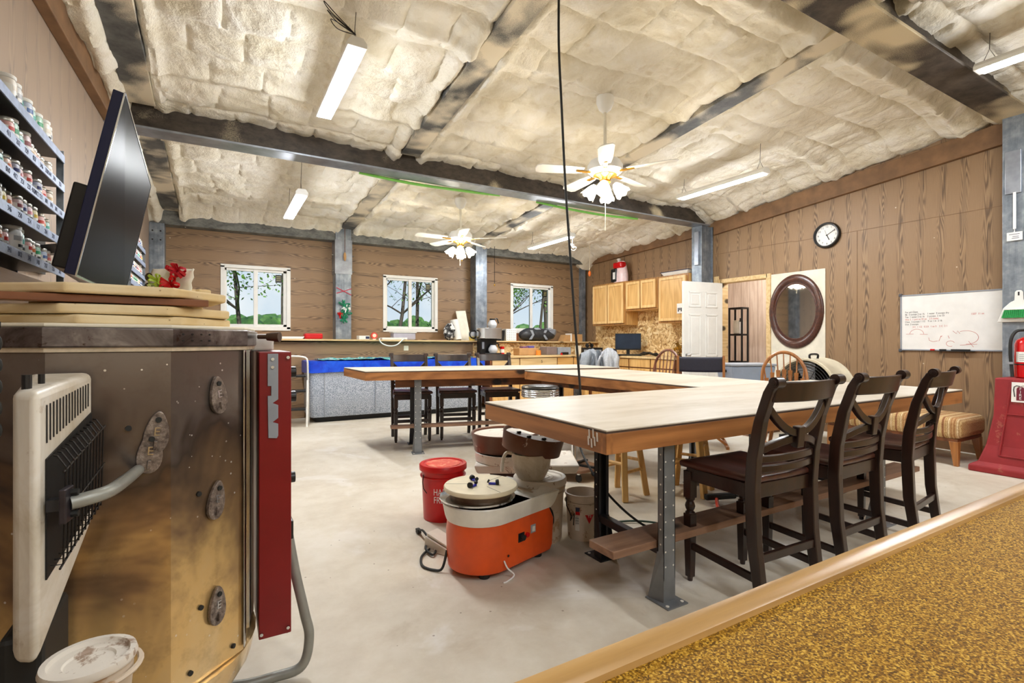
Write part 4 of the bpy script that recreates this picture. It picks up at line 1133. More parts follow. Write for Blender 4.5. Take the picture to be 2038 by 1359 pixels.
# ------------------------------------------------------------------ glaze jar shelves on the left wall
def hue(name,c): return plain('jar_'+name,c,.4,0,.1,30)
JC={'red':(206,62,52),'teal':(70,170,156),'orange':(222,122,70),'green':(46,150,100),'blue':(64,100,160),'yellow':(222,190,60),'pink':(222,140,150),'navy':(48,56,112),'tan':(206,180,142),'grey':(170,172,176),'cream':(226,216,200),'maroon':(140,70,76)}
_jars={}
def jar(kind,colr):
    key=(kind,colr)
    if key in _jars: return None
    return key
def make_jar(colr,big):
    r=.030 if not big else .036;h=.076 if not big else .102
    t=thing('glaze_jar','x','jar',(0,0,0))
    MB().lathe([(0,0),(r*.92,0),(r,.004),(r,h*.86),(r*.9,h*.93),(r*.9,h)],20,close=False).build('glass_body',hue('body_'+colr,tuple(int(.35*a+.65*b) for a,b in zip(JC[colr],(228,226,222)))),t,smooth=True)
    MB().lathe([(0,h-.004),(r*.95,h-.004),(r*.99,h),(r*.99,h+.009),(r*.9,h+.012),(0,h+.012)],20).build('lid',M['white'] if big else plain('jar_lid_pale',(200,198,190),.3,.5,.1,20),t,smooth=True)
    lb=MB().lathe([(r+.0006,h*.12),(r+.0006,h*.72)],20,close=False).build('label_band',M['white'],t,smooth=True)
    MB().lathe([(r+.0012,h*.50),(r+.0012,h*.70)],10,a0=-.9,a1=.9,close=False).build('label_colour',hue(colr,JC[colr]),lb)
    MB().lathe([(r+.0012,h*.24),(r+.0012,h*.36)],8,a0=-.5,a1=.4,close=False).build('label_print',M['ink'],lb)
    return t
def shelfunit(lab,x0,x1,y0,y1,zs,cab,upr=True):
    t=thing('metal_shelf_unit',lab,'shelf unit',((x0+x1)/2,(y0+y1)/2,0))
    for z in zs:
        s=MB().bb(x0,x1,y0,y1,z-.012,z).build('shelf',M['legdark'],t,ws=True)
        MB().bb(x1-.002,x1+.004,y0,y1,z-.036,z+.004).build('shelf_lip',plain('taped_lip',(150,164,190),.45,.2,.2,22),s,ws=True,bevel=.001)
    for y in (y0,y1-.004):
        for x in (x0,x1-.03):
            MB().bb(x,x+.03,y,y+.006,0,max(zs)+.03).build('upright',M['galv'],t,ws=True)
    return t
ORD=['first','second','third','fourth','fifth','sixth','seventh','eighth','ninth','tenth','eleventh','twelfth','thirteenth']
zs1=[2.125,1.972,1.828,1.682,1.522]
su=shelfunit('steel shelf unit packed with glaze jars on the near left wall',-.915,-.705,2.1,3.50,zs1,1)
MB().bb(-.93,-.73,2.1,3.49,0,1.44).build('lower_panel',M['panel_back'],su,ws=True)
nums=[None,['411','262','259','037','346','330/344','344','251'],['010','412','251','232','410/012','121','301','394','301','116'],['346','250','214','117','204','370','316'],['241','012','341','140','217','126','305']]
for z,ns in zip(zs1,nums):
    if not ns: continue
    for k,s in enumerate(ns):
        y=2.62+.84*(k+.5)/len(ns)
        text('number_marking',s,.030,M['inkblue'],frame((-.7005,y,z-.016),(0,1,0),(0,0,1)),su,.0004)
SN=['top','second','third','fourth','bottom']
cols=[['cream','grey','teal','blue','teal','green','cream','grey'],['red','green','teal','maroon','tan','orange','pink','tan','cream'],
      ['green','teal','orange','navy','pink','red','blue','navy','orange','red','tan'],['cream','yellow','orange','maroon','navy','pink','yellow','yellow','red','orange','teal'],
      ['red','orange','red','grey','teal','red','orange','green','tan','blue','red']]
def ujar(colr,big,loc,lab,grp):
    key=(colr,big)
    if key not in _jars:
        j=make_jar(colr,big);_jars[key]=j;j.location=loc;j['label']=lab;j['group']=grp;j.rotation_euler=(0,0,0);return j
    return dup(_jars[key],loc,random.uniform(-.3,.3),lab,grp)
for si,z in enumerate(zs1):
    y=3.44;k=0
    for c in reversed(cols[si]):
        big=(si==0) or (si==1 and c in('green','maroon')) or (si==4 and c in('grey','teal') and k>4)
        w=.078 if big else .066
        y-=w/2
        where=('at right end' if k==0 else '%s from right end'%ORD[k])
        ujar(c,big,(-.765+random.uniform(-.012,.012),y,z+.0005),'glaze jar with %s label, %s, %s shelf, near left wall'%(c,where,SN[si]) ,'glaze jars on the near shelf unit')
        y-=w/2+random.uniform(.001,.008);k+=1
zs2=[2.09,1.95,1.81,1.69]
shelfunit('second jar-filled shelf unit farther along the left wall, beyond the television',-.80,-.655,5.45,6.45,zs2,0)
SN2=['top','second','third','lowest']
for si,z in enumerate(zs2):
    y=6.40
    for k in range(9):
        c=random.choice(list(JC));y-=.035
        where=('at far end' if k==0 else '%s from far end'%ORD[k])
        ujar(c,False,(-.70,y,z+.0005),'pale jar with %s label, %s, %s shelf beyond the television'%(c,where,SN2[si]),'jars on the far shelf unit')
        y-=.045+random.uniform(0,.02)
# ------------------------------------------------------------------ orange pottery wheel
wd=math.atan2(2.252-2.146,1.556-1.195)          # axis of the machine, round end -> square end
t=thing('pottery_wheel','orange pottery wheel with white splash pan and round cream bat on the floor','pottery wheel',(1.16,2.31,0),wd)
def dshape(r,L,n=18,ins=0):   # round at -x end, square at +x
    P=[]
    for i in range(n+1):
        a=R(90)+PI*i/n;P.append(((r-ins)*math.cos(a),(r-ins)*math.sin(a)))
    P+= [(L-ins,-(r-ins)),(L-ins,(r-ins))]
    return P
def dl(secs): return MB().loft([[(x,y,z) for x,y in dshape(r,L)] for r,L,z in secs])
dl([(.168,.355,.028),(.172,.37,.06),(.176,.375,.20),(.168,.335,.285)]).build('body',M['orange'],t,bevel=.008,seg=3,smooth=True)
pn=MB()
o_=[dshape(.176,.352),dshape(.190,.385)]
pn.loft([[(x,y,.262) for x,y in dshape(.176,.352)],[(x,y,.285) for x,y in dshape(.184,.372)],[(x,y,.345) for x,y in dshape(.196,.398)],[(x,y,.351) for x,y in dshape(.196,.398,ins=.004)],[(x,y,.345) for x,y in dshape(.196,.398,ins=.009)],[(x,y,.290) for x,y in dshape(.184,.372,ins=.01)],[(x,y,.285) for x,y in dshape(.17,.35,ins=.02)]])
pn.build('splash_pan',M['whitepan'],t,smooth=True)
MB().lathe([(0,.286),(.05,.286),(.05,.352),(.16,.354),(.192,.360),(.192,.368),(.17,.372),(0,.372)],44,(-.012,.012,0)).build('wheel_head',M['chrome'],t,smooth=True)
MB().lathe([(0,.372),(.155,.372),(.155,.400),(0,.400)],40).build('bat_holder',plain('muddy_metal',(120,104,92),.4,.6,.25,20),t,smooth=True)
bt=MB().lathe([(0,.400),(.183,.400),(.188,.405),(.188,.418),(.184,.423),(0,.423)],56).build('bat',M['bat'],t,smooth=True)
for a in (R(25),R(150),R(275)):
    a2=a-wd
    MB().bar((math.cos(a2)*.06,math.sin(a2)*.06,.4232),(math.cos(a2)*.18,math.sin(a2)*.18,.4232),.002,.0008).build('slot',M['rubber'],bt)
for k,a in enumerate((R(95),R(205),R(320))):
    a2=a-wd;c,s=math.cos(a2),math.sin(a2);r0=.062
    F=Matrix.Translation((c*r0,s*r0,.423)) @ Matrix.Rotation(a2,4,'Z')
    g=MB();g.bb(-.020,.020,-.009,.009,0,.010);g.tf(F);q=g.build('grip_slider',M['blue'],bt,bevel=.003)
    g=MB();g.cyl((.018,0,.012),(.030,0,.014),.014,n=16);g.tf(F);g.build('grip_pad',M['rubber'],q,smooth=True)
    g=MB();g.cyl((-.026,0,.018),(-.018,0,.014),.009,n=12);g.tf(F);g.build('grip_pad',M['rubber'],q,smooth=True)
# controls on the long front side (local -y)
sp=MB().box((.205,-.1755,.185),(.038,.004,.042)).build('switch_plate',M['grey'],t,bevel=.001)
MB().box((.205,-.179,.185),(.018,.006,.026)).build('rocker',M['white'],sp,bevel=.001)
pl=MB().box((.115,-.1755,.165),(.045,.004,.045)).build('control_plate',M['black'],t,bevel=.001)
MB().cyl((.118,-.176,.165),(.118,-.195,.165),.014,n=18).build('dial_knob',M['rubber'],pl,bevel=.002)
MB().cyl((.155,-.175,.168),(.155,-.188,.168),.012,n=18).build('red_button',M['ext_red'],t,bevel=.002)
MB().cyl((.02,-.1765,.10),(.02,-.178,.10),.006,n=12).build('screw',M['rubber'],t)
MB().tube(smoothpath([(-.01,-.176,.085),(.0,-.19,.05),(.03,-.205,.012),(-.03,-.215,.004),(-.05,-.21,.004)]),.004,6).build('drain_tube',M['whitefab'],t,smooth=True)
MB().tube(smoothpath([(.36,-.14,.26),(.39,-.15,.22),(.40,-.15,.16),(.375,-.14,.13)]),.006,6).build('side_cable',M['rubber'],t,smooth=True)
for x,y in ((-.07,-.10),(-.07,.1),(.30,-.12),(.30,.12)): MB().cyl((x,y,0),(x,y,.032),.026,n=16).build('foot',M['rubber'],t,bevel=.003)
pc=MB();L=lambda p:(Matrix.Rotation(-wd,3,'Z') @ (Vector(p)-Vector((1.16,2.31,0))))
P=[(.995,2.36,.10),(.965,2.35,.02),(.93,2.38,.008),(.90,2.45,.008),(.93,2.55,.01),(1.0,2.62,.012),(1.03,2.60,.014),(.99,2.54,.012),(.98,2.62,.02),(1.03,2.72,.03),(1.03,2.80,.05),(1.035,2.88,.022)]
pc.tube([L(p) for p in smoothpath(P,7)],.0065,7)
w=pc.build('power_cord',M['rubber'],t,smooth=True)
q=MB();q.bar(L((1.035,2.87,.02)),L((1.037,2.915,.016)),.022,.024)
for dx in (-.006,.006): q.bar(L((1.037+dx,2.91,.016)),L((1.039+dx,2.935,.016)),.004,.003)
q.build('plug',M['rubber'],w,bevel=.003)
# foot pedal
t=thing('foot_pedal','clay-spattered beige foot pedal on the floor behind the orange wheel','pedal',(1.07,2.60,0),R(25))
MB().hexa([(-.055,-.09,0),(.055,-.09,0),(.055,.09,0),(-.055,.09,0)],[(-.05,-.085,.035),(.05,-.085,.035),(.05,.085,.075),(-.05,.085,.075)]).build('base',M['claywhite'],t,bevel=.005)
MB().hexa([(-.045,-.08,.038),(.045,-.08,.038),(.045,.08,.078),(-.045,.08,.078)],[(-.045,-.08,.052),(.045,-.08,.052),(.045,.08,.094),(-.045,.08,.094)]).build('treadle',M['claywhite'],t,bevel=.006)
# ------------------------------------------------------------------ buckets
def bucket(name,lab,loc,r0,r1,h,mat,lidmat=None,ribs=2,rz=0,handle=None,dust=None):
    t=thing(name,lab,'bucket',loc,rz)
    pr=[(0,0),(r0*.97,0),(r0,.006)]
    rr=lambda z:r0+(r1-r0)*z/h
    for k in range(ribs):
        z=h*(.80+.06*k);pr+=[(rr(z),z-.004),(rr(z)+.010,z),(rr(z)+.010,z+.006),(rr(z),z+.008)]
    pr+=[(rr(h*.95),h*.95),(rr(h)+.004,h*.955),(rr(h)+.006,h),(rr(h)-.004,h),(rr(h)-.008,h*.9)]
    if not lidmat: pr+=[(r0-.006,.02),(0,.02)]
    else: pr+=[(0,h*.9)]
    MB().lathe(pr,48,close=False).build('body',mat,t,smooth=True)
    if lidmat:
        l=[(r1+.008,h-.028),(r1+.013,h-.026),(r1+.013,h+.004),(r1+.008,h+.010),(r1-.010,h+.010),(r1-.016,h+.002),(r1-.04,h+.001),(r1-.045,h+.004),(0,h+.004)]
        MB().lathe(l,48,close=False).build('lid',lidmat,t,smooth=True)
    if handle:
        MB().tube(handle,.003,6).build('bail_handle',M['darkwire'],t,smooth=True)
    return t
t=bucket('bucket','red plastic bucket with dusty red lid standing on the open floor',(1.28,3.10,0),.128,.142,.345,M['red_bucket'],M['red_bucket'],1,0,[(-.146,-.03,.30),(-.16,-.05,.26),(-.158,-.06,.22),(-.14,-.07,.19)])
MB().lathe([(0,.3500),(.112,.3500),(.110,.3520),(0,.3525)],44).build('lid_dust_face',M['red_lid_dust'],t,smooth=True)
va=math.atan2(-3.10,-1.28)
for s,z in (('HARBOR',.195),('FREIGHT',.145)):
    r=.128+.014*z/.345+.0016
    cz=va+R(8)
    n_=Vector((math.cos(cz),math.sin(cz),0));tx=Vector((0,0,1)).cross(n_)
    text('lettering',s,.058,M['inkwhite'],frame((1.28+n_.x*r,3.10+n_.y*r,z),tx,(0,0,1)),t,.0005,bend=r,sx=.72)
wb=bucket('bucket','soiled white lidded bucket behind the orange wheel, holding a white pot',(1.635,2.485,0),.128,.143,.352,M['whitebucket'],M['claywhite'],3)
for r in (.03,.055,.08): MB().tube([(r*math.cos(2*PI*i/36),r*math.sin(2*PI*i/36),.3565) for i in range(36)],.0022,5,closed=True).build('lid_ring',M['claywhite'],wb)
pl=bucket('pail','muddy white open pail with red triangle label beside the table leg',(1.865,2.37,0),.088,.102,.265,M['pail'],None,1,0,
  [(-.10,.03,.235),(-.12,-.0,.20),(-.115,-.04,.15),(-.13,-.05,.13),(-.11,-.06,.17),(-.108,-.05,.10)])
pl['category']='pail'
va=math.atan2(-2.37,-1.865)
def onpail(da,z,ex=.0012):
    r=.088+.014*z/.265+ex;a=va+R(da);n_=Vector((math.cos(a),math.sin(a),0));return frame((1.865+n_.x*r,2.37+n_.y*r,z),Vector((0,0,1)).cross(n_),(0,0,1))
def patch(nm,mat,da,z,w,h,poly=None):
    m=MB();P=poly or [(-w/2,-h/2),(w/2,-h/2),(w/2,h/2),(-w/2,h/2)]
    m.prism(P,-.0006,.0006);o=m.tf(onpail(da,z)).build(nm,mat,pl,ws=True);return o
q=patch('blue_label',M['inkblue'],-18,.185,.024,.024);patch('red_label',M['ext_red'],-18,.163,.026,.018)
patch('text_label',M['white'],-20,.105,.026,.085)
for k in range(5): text('fine_print','||I|II|',.012,M['ink'],onpail(-20,.135-.015*k,.0022),pl,.0002)
patch('red_triangle',M['ext_red'],22,.135,0,0,[(-.026,.022),(.026,.022),(.0,-.03)])
text('lettering','TS',.02,M['inkwhite'],onpail(22,.148,.0022),pl,.0003)
# white pot on the bucket, with brown half pan tipped on it
t=thing('pot','cream round pot with a handle sitting on the white bucket lid','pot',(1.570,2.475,.357))
MB().lathe([(0,0),(.07,0),(.078,.008),(.105,.06),(.114,.12),(.113,.15),(.106,.15),(.10,.06),(.07,.02),(0,.02)],40,close=False).build('body',M['heater'],t,smooth=True)
MB().tube(smoothpath([(-.088,.045,.14),(-.128,.062,.15),(-.150,.068,.11),(-.158,.066,.045)]),.010,10).build('handle',M['heater'],t,smooth=True)
t=thing('splash_pan','brown clay-splashed half splash pan tipped on top of the cream pot','pan',(1.605,2.535,.512))
T=Matrix.Rotation(R(-40),4,'Z') @ Matrix.Rotation(R(11),4,'Y')
MB().lathe([(.168,.0),(.178,.095),(.182,.098),(.184,.094),(.174,-.004),(.168,0)],40,M=T,close=False,a0=R(150),a1=R(395)).build('wall',M['brownpan'],t,smooth=True)
MB().lathe([(0,.0),(.172,.0),(.172,.006),(0,.006)],40,M=T,close=False,a0=R(150),a1=R(395)).build('floor_plate',M['claywhite'],t)
MB().lathe([(0,.075),(.165,.075),(.165,.082),(0,.082)],40,M=T,close=False,a0=R(150),a1=R(395)).build('clay_tray',M['claywhite'],t)
for a in (200,260,320): MB().box((T @ Vector((.09*math.cos(R(a)),.09*math.sin(R(a)),.088))),(.024,.016,.012)).build('clip',M['rubber'],t,bevel=.002)
# brown pottery wheel behind
t=thing('pottery_wheel','brown pottery wheel with clay-splashed white table behind the red bucket','pottery wheel',(1.78,2.95,0),R(-30))
MB().bb(-.20,.24,-.16,.2,.0,.30).build('base',plain('dark_brown_base',(58,40,32),.5,0,.2,16),t,bevel=.02)
MB().hexa([(-.28,-.21,.30),(.36,-.21,.30),(.36,.21,.30),(-.28,.21,.30)],[(-.30,-.23,.36),(.38,-.23,.36),(.38,.23,.36),(-.30,.23,.36)]).build('table_top',M['claywhite'],t,bevel=.015,seg=3)
MB().lathe([(0,.36),(.21,.36),(.22,.365),(.225,.42),(.215,.42),(.21,.37),(0,.37)],40,(-.08,-.05,0),close=False).build('splash_ring',M['claywhite'],t,smooth=True)
MB().lathe([(.02,.375),(.15,.375),(.15,.388),(.02,.388)],36,(-.08,-.05,0)).build('wheel_head',M['claywhite'],t)
# brown splash pan of that wheel resting above it
t2=thing('splash_pan','brown round splash pan with white clay rim on the wheel behind the red bucket','pan',(1.675,2.975,.425))
MB().lathe([(0,0),(.185,0),(.195,.01),(.215,.115),(.222,.12),(.226,.114),(.205,.0),(.19,-.002),(0,-.002)],44,close=False).build('wall',M['brownpan'],t2,smooth=True)
MB().lathe([(0,.095),(.208,.095),(.209,.104),(0,.1045)],44).build('clay_fill',M['claywhite'],t2)
# ------------------------------------------------------------------ rolling stools
t=thing('rolling_stool','rolling stool with octagonal wooden caster base and steel post behind the table corner','stool',(2.62,3.45,0))
MB().prism([(.21*math.cos(R(22.5+45*i)),.21*math.sin(R(22.5+45*i))) for i in range(8)],.075,.10).build('base_board',M['plank'],t,bevel=.006)
for i in range(2):
    a=R(20+90*i);MB().bar((-.2*math.cos(a),-.2*math.sin(a),.108),(.2*math.cos(a),.2*math.sin(a),.108),.03,.014).build('cross_iron',M['rubber'],t)
MB().cyl((0,0,.11),(0,0,.36),.026,n=20).build('post',M['chrome'],t,smooth=True)
MB().cyl((0,0,.36),(0,0,.56),.018,n=20).build('inner_post',M['chrome'],t,smooth=True)
MB().lathe([(0,.56),(.16,.56),(.175,.575),(.175,.60),(.16,.615),(0,.62)],36).build('seat',M['black'],t,smooth=True)
for i in range(4):
    a=R(65+90*i);c,s=.17*math.cos(a),.17*math.sin(a)
    f=MB().cyl((c,s,.06),(c,s,.078),.012,n=10).build('caster_fork',M['chrome'],t)
    MB().cyl((c-.01,s,.031),(c+.012,s,.031),.031,n=20).build('caster_wheel',M['rubber'],f,bevel=.004)
t=thing('shop_stool','round shop stool with black seat and ribbed chrome rim in the middle of the tables','stool',(2.65,4.02,0))
MB().lathe([(0,.0),(.0,.69),(.16,.69),(.175,.70),(.18,.715),(.165,.73),(.1,.737),(0,.738)][1:],40).build('seat',M['black'],t,smooth=True)
pr=[(.165,.625)]
for k in range(3): pr+=[(.178,.632+.02*k),(.182,.64+.02*k),(.178,.648+.02*k),(.174,.650+.02*k)]
pr+=[(.182,.692),(.176,.70)]
MB().lathe(pr,40,close=False).build('chrome_rim',M['chrome'],t,smooth=True)
MB().lathe([(0,.60),(.17,.625),(.17,.628),(0,.628)],40).build('seat_pan',M['chrome'],t)
MB().cyl((0,0,.09),(0,0,.61),.022,n=18).build('post',M['chrome'],t,smooth=True)
for i in range(5):
    a=R(72*i+10);c,s=math.cos(a),math.sin(a)
    MB().bar((0,0,.10),(.26*c,.26*s,.065),.03,.02).build('leg',M['chrome'],t,bevel=.004)
    MB().cyl((.25*c-.008,.25*s,.028),(.25*c+.012,.25*s,.028),.028,n=18).build('caster_wheel',M['rubber'],t,bevel=.003)
# ------------------------------------------------------------------ extension cords under the table
t=thing('extension_cord','green extension cord with red cable and dark plugs on the floor under the table','cord',(2.25,2.3,0))
MB().tube([Vector(p)-Vector((2.25,2.3,0)) for p in smoothpath([(1.93,2.30,.012),(2.1,2.42,.012),(2.28,2.38,.012),(2.36,2.24,.02),(2.2,2.16,.015),(2.02,2.2,.012),(1.95,2.27,.012),(2.1,2.20,.02),(2.22,2.14,.022)],7)],.0065,7).build('green_cable',plain('dark_green_cable',(44,72,56),.5,0,.15,20),t,smooth=True)
MB().tube([Vector(p)-Vector((2.25,2.3,0)) for p in smoothpath([(2.32,2.14,.02),(2.5,2.10,.02),(2.66,2.10,.015),(2.86,2.2,.02),(3.0,2.32,.03),(3.05,2.36,.035)],7)],.0115,9).build('red_cable',plain('coral_red_cable',(226,72,48),.45,0,.1,20),t,smooth=True)
MB().bar((-.05,-.16,.025),(.07,-.16,.025),.034,.034).build('connector',plain('green_black_connector',(24,50,46),.45,0,.15,20),t,bevel=.009)
MB().bar((.75,.12,.04),(.95,.02,.05),.05,.04).build('triple_outlet',M['rubber'],t,bevel=.012)
MB().tube([Vector(p)-Vector((2.25,2.3,0)) for p in smoothpath([(3.18,2.32,.05),(3.4,2.3,.02),(3.9,2.4,.012),(4.4,2.5,.012)],6)],.007,7).build('outlet_cable',M['rubber'],t,smooth=True)
# ------------------------------------------------------------------ kitchen corner
t=thing('kitchen_counter','pale pine L-shaped counter run in the back right corner under the cabinets','counter',(5.6,7.8,0))
MB().bb(3.98,6.74,7.54,8.135,.865,.90).build('worktop',M['blondpine'],t,ws=True,bevel=.004)
MB().bb(6.08,6.735,5.485,7.535,.865,.90).build('worktop',M['blondpine'],t,ws=True,bevel=.004)
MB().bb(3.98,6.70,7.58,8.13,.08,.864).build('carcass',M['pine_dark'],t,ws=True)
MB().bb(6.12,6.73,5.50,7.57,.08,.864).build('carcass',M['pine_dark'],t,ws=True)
for k,(a,b) in enumerate(((4.02,4.55),(4.57,5.35),(5.37,5.72),(5.74,6.08))):
    d=MB().bb(a,b,7.56,7.58,.72,.855).build('drawer',M['blondpine'] if k<2 else M['oak_x'],t,ws=True,bevel=.003)
    if k==1: text('numeral','5',.07,M['ink'],frame((5.02,7.5592,.79),(1,0,0),(0,0,1)),d,.0004)
    MB().bb(a,b,7.56,7.58,.12,.70).build('door',M['oak'],t,ws=True,bevel=.003)
for k in range(4):
    a=5.51+.5*k;MB().bb(6.10,6.12,a,a+.47,.72,.855).build('drawer',M['oak'],t,ws=True,bevel=.003);MB().bb(6.10,6.12,a,a+.47,.12,.70).build('door',M['oak'],t,ws=True,bevel=.003)
def wallcab(lab,y0,y1,z0,z1,nd):
    t=thing('wall_cabinet',lab,'cabinet',(6.59,(y0+y1)/2,z0),0,'honey oak wall cabinets')
    MB().bb(6.45,6.737,y0,y1,z0,z1).build('carcass',M['oak'],t,ws=True,bevel=.002)
    MB().bb(6.433,6.4499,y0,y1,z0,z1).build('face_frame',M['oak_gap_shade'],t,ws=True,bevel=.002)  # frame colour darkened to paint the shaded gaps between doors
    w=(y1-y0-.05)/nd
    for k in range(nd):
        a=y0+.025+w*k+.012;b=a+w-.024;c=z0+.035;e=z1-.03
        d=MB();d.bb(6.408,6.4325,a,b,c,e)
        o=d.build('door',M['oak'],t,ws=True,bevel=.003)
        f=MB();q=.045
        for (p,r,u,v) in ((a,a+q,c,e),(b-q,b,c,e),(a+q,b-q,c,c+q),(a+q,b-q,e-q,e)): f.bb(6.396,6.408,p,r,u,v)
        f.build('door_frame',M['oak_light'],o,ws=True,bevel=.002)
        for z in (c+.08,e-.08): MB().bb(6.425,6.431,b+.001,b+.009,z-.025,z+.025).build('hinge',plain('hinge_bronze',(84,62,44),.4,.6,.2,20),o,ws=True)
    return t
wallcab('two-door oak wall cabinet at the left end of the row, plastic bag on top',6.925,7.86,1.455,2.255,2)
wallcab('short two-door oak wall cabinet in the middle of the row',6.135,6.92,1.70,2.245,2)
c3=wallcab('single-door oak wall cabinet at the right end of the row, enamel tray on top',5.50,6.13,1.455,2.24,1)
nt=MB().bb(6.394,6.395,5.52,5.70,1.60,1.76).build('notice',M['paper'],c3,ws=True)
for k in range(5): MB().bb(6.3925,6.3939,5.54+.03*k,5.56+.03*k,1.63+.02*(k%2),1.69).build('notice_print',M['ink'],nt,ws=True)
# on top of the cabinets
t=thing('plastic_bag','knotted clear plastic bag with red and black contents on the left wall cabinet','bag',(6.58,7.22,2.256),R(90))
m=MB();m.grid(lambda u,v:((.17*(1-.45*v**3)*math.cos(2*PI*u)*(1+.08*noise.noise((u*6,v*4,1)))),.10*(1-.45*v**3)*math.sin(2*PI*u),.002+.40*v),28,16)
m.build('bag_film',plain('pinkish_white_film',(232,208,210),.3,0,.1,18),t,smooth=True)
MB().bb(.0,.16,-.03,.112,.02,.27).build('black_packet',M['black'],t,bevel=.02);MB().bb(-.14,.10,-.02,.115,.27,.385).build('red_packet',M['ext_red'],t,bevel=.03)
MB().bb(.03,.09,.110,.116,.07,.2).build('white_print',M['white'],t);MB().lathe([(.03,0),(.02,.03),(.045,.07),(.02,.085),(0,.085)],14,(.05,0,.385)).build('knot',M['white'],t,smooth=True)
t=thing('enamel_tray','white enamel roasting tray with dark rim lying on the right wall cabinet','tray',(6.58,5.8,2.241))
MB().hexa([(-.12,-.24,0),(.12,-.24,0),(.12,.24,0),(-.12,.24,0)],[(-.145,-.29,.06),(.145,-.29,.06),(.145,.29,.06),(-.145,.29,.06)]).build('body',M['white'],t,bevel=.01)
MB().tube([(-.147,-.292,.061),(.147,-.292,.061),(.147,.292,.061),(-.147,.292,.061)],.006,6,closed=True).build('rim',M['inkblue'],t)
MB().tube(smoothpath([(-.05,-.29,.06),(-.05,-.32,.1),(.05,-.32,.1),(.05,-.29,.06)]),.005,6).build('wire_handle',M['brass'],t)
# ------------------------------------------------------------------ things on the right-hand counter
t=thing('monitor','black computer monitor standing on the counter under the short cabinet','monitor',(6.42,6.85,.901),math.atan2(-6.85,-6.42)+PI/2)
MB().box((0,.02,.245),(.46,.03,.30)).build('casing',M['black'],t,bevel=.005);MB().box((0,.0045,.25),(.435,.002,.262)).build('screen',plain('bluish_screen',(38,52,70),.15,0,.3,3),t)
MB().box((0,.045,.08),(.06,.02,.15)).build('neck',M['black'],t);MB().box((0,.03,.006),(.24,.16,.012)).build('stand_base',M['black'],t,bevel=.004)
t=thing('keyboard','black keyboard lying on the counter before the monitor','keyboard',(6.23,6.62,.901),math.atan2(-6.85,-6.42)+PI/2)
MB().box((0,0,.012),(.42,.14,.022)).build('body',M['black'],t,bevel=.004);MB().box((0,0,.0245),(.39,.11,.004)).build('key_field',M['rubber'],t)
for k,(x,y,s,mt,lab) in enumerate(((6.3,7.2,.10,M['denim'],'dark crumpled cloth on the counter left of the monitor'),(6.3,6.3,.07,M['black'],'small black adapter with cable on the counter right of the monitor'),(6.25,6.05,.06,M['rubber'],'black cable bundle on the counter near the brass fan'))):
    m=MB();m.sph((0,0,s*.42),s,(1.2,1.5,.42),18,10);m.jit(.03,14,k);o=m.build(('cloth','power_adapter','cable_bundle')[k],mt,None,smooth=True);o.location=(x,y,.905+.01);tag(o,lab,('cloth','adapter','cable')[k])
t=thing('desk_fan','antique brass desk fan on the counter beside the open door','fan',(6.42,5.68,.901),math.atan2(-5.68,-6.42)+PI/2)
MB().lathe([(0,0),(.075,0),(.07,.02),(.03,.035),(.02,.09),(0,.09)],28).build('base',plain('aged_brass',(120,92,50),.35,.8,.2,14),t,smooth=True)
MB().cyl((0,.05,.15),(0,-.02,.15),.04,n=20).build('motor',M['brass'],t,bevel=.005)
for r in (.11,.08,.05): MB().tube([(r*math.cos(2*PI*i/30),-.05,.15+r*math.sin(2*PI*i/30)) for i in range(30)],.0035,5,closed=True).build('guard_ring',plain('aged_brass',(120,92,50)),t)
for k in range(4):
    a=PI/2*k+.4;MB().bar((.015*math.cos(a),-.035,.15+.015*math.sin(a)),(.09*math.cos(a),-.03,.15+.09*math.sin(a)),.05,.003,(0,1,.3)).build('blade',M['brass'],t)
# ------------------------------------------------------------------ things on the back counter
Zc=.901
t=thing('coffee_maker','tall steel and black coffee maker on the counter below the right column','coffee maker',(4.10,7.86,Zc))
MB().bb(-.16,.16,-.18,.14,0,.05).build('base',M['black'],t,bevel=.006);MB().bb(-.16,.16,.0,.14,.05,.30).build('column',M['black'],t,bevel=.004)
MB().bb(-.165,.165,-.18,.145,.30,.485).build('head',M['chrome'],t,bevel=.006);MB().bb(-.155,-.09,-.02,.0,.1,.27).build('side_panel',M['black'],t);MB().bb(-.14,-.10,-.028,-.02,.12,.24).build('gauge_label',M['grey'],t)
def carafe(loc,lab,g):
    t=thing('coffee_carafe',lab,'carafe',loc,0,g)
    MB().lathe([(0,0),(.06,0),(.083,.04),(.08,.08),(.05,.125),(.045,.14)],28,close=False).build('glass_bowl',plain('carafe_glass',(206,210,216),.08,0,.05,9),t,smooth=True)
    MB().lathe([(.046,.135),(.05,.14),(.05,.16),(0,.165)],24,close=False).build('collar',M['black'],t,smooth=True)
    MB().tube(smoothpath([(.045,0,.15),(.09,0,.165),(.11,0,.13),(.125,0,.08)]),.011,8).build('handle',M['black'],t,smooth=True)
carafe((4.14,7.80,Zc+.486),'glass coffee carafe with black handle standing on top of the coffee maker','coffee carafes')
carafe((4.14,7.77,Zc+.051),'glass coffee carafe on the plate inside the coffee maker','coffee carafes')
def bx(name,lab,cat,loc,d,mat,rz=0,bev=.004,extra=None):
    t=thing(name,lab,cat,loc,rz);MB().bb(-d[0]/2,d[0]/2,-d[1]/2,d[1]/2,0,d[2]).build('body',mat,t,bevel=bev)
    if extra: extra(t)
    return t
def can(name,lab,cat,loc,r,h,mat,topm=None):
    t=thing(name,lab,cat,loc);MB().lathe([(0,0),(r,0),(r,h),(0,h)],24).build('body',mat,t,smooth=True)
    if topm: MB().lathe([(r+.001,h*.3),(r+.001,h*.7)],24,close=False).build('label_band',topm,t,smooth=True)
    return t
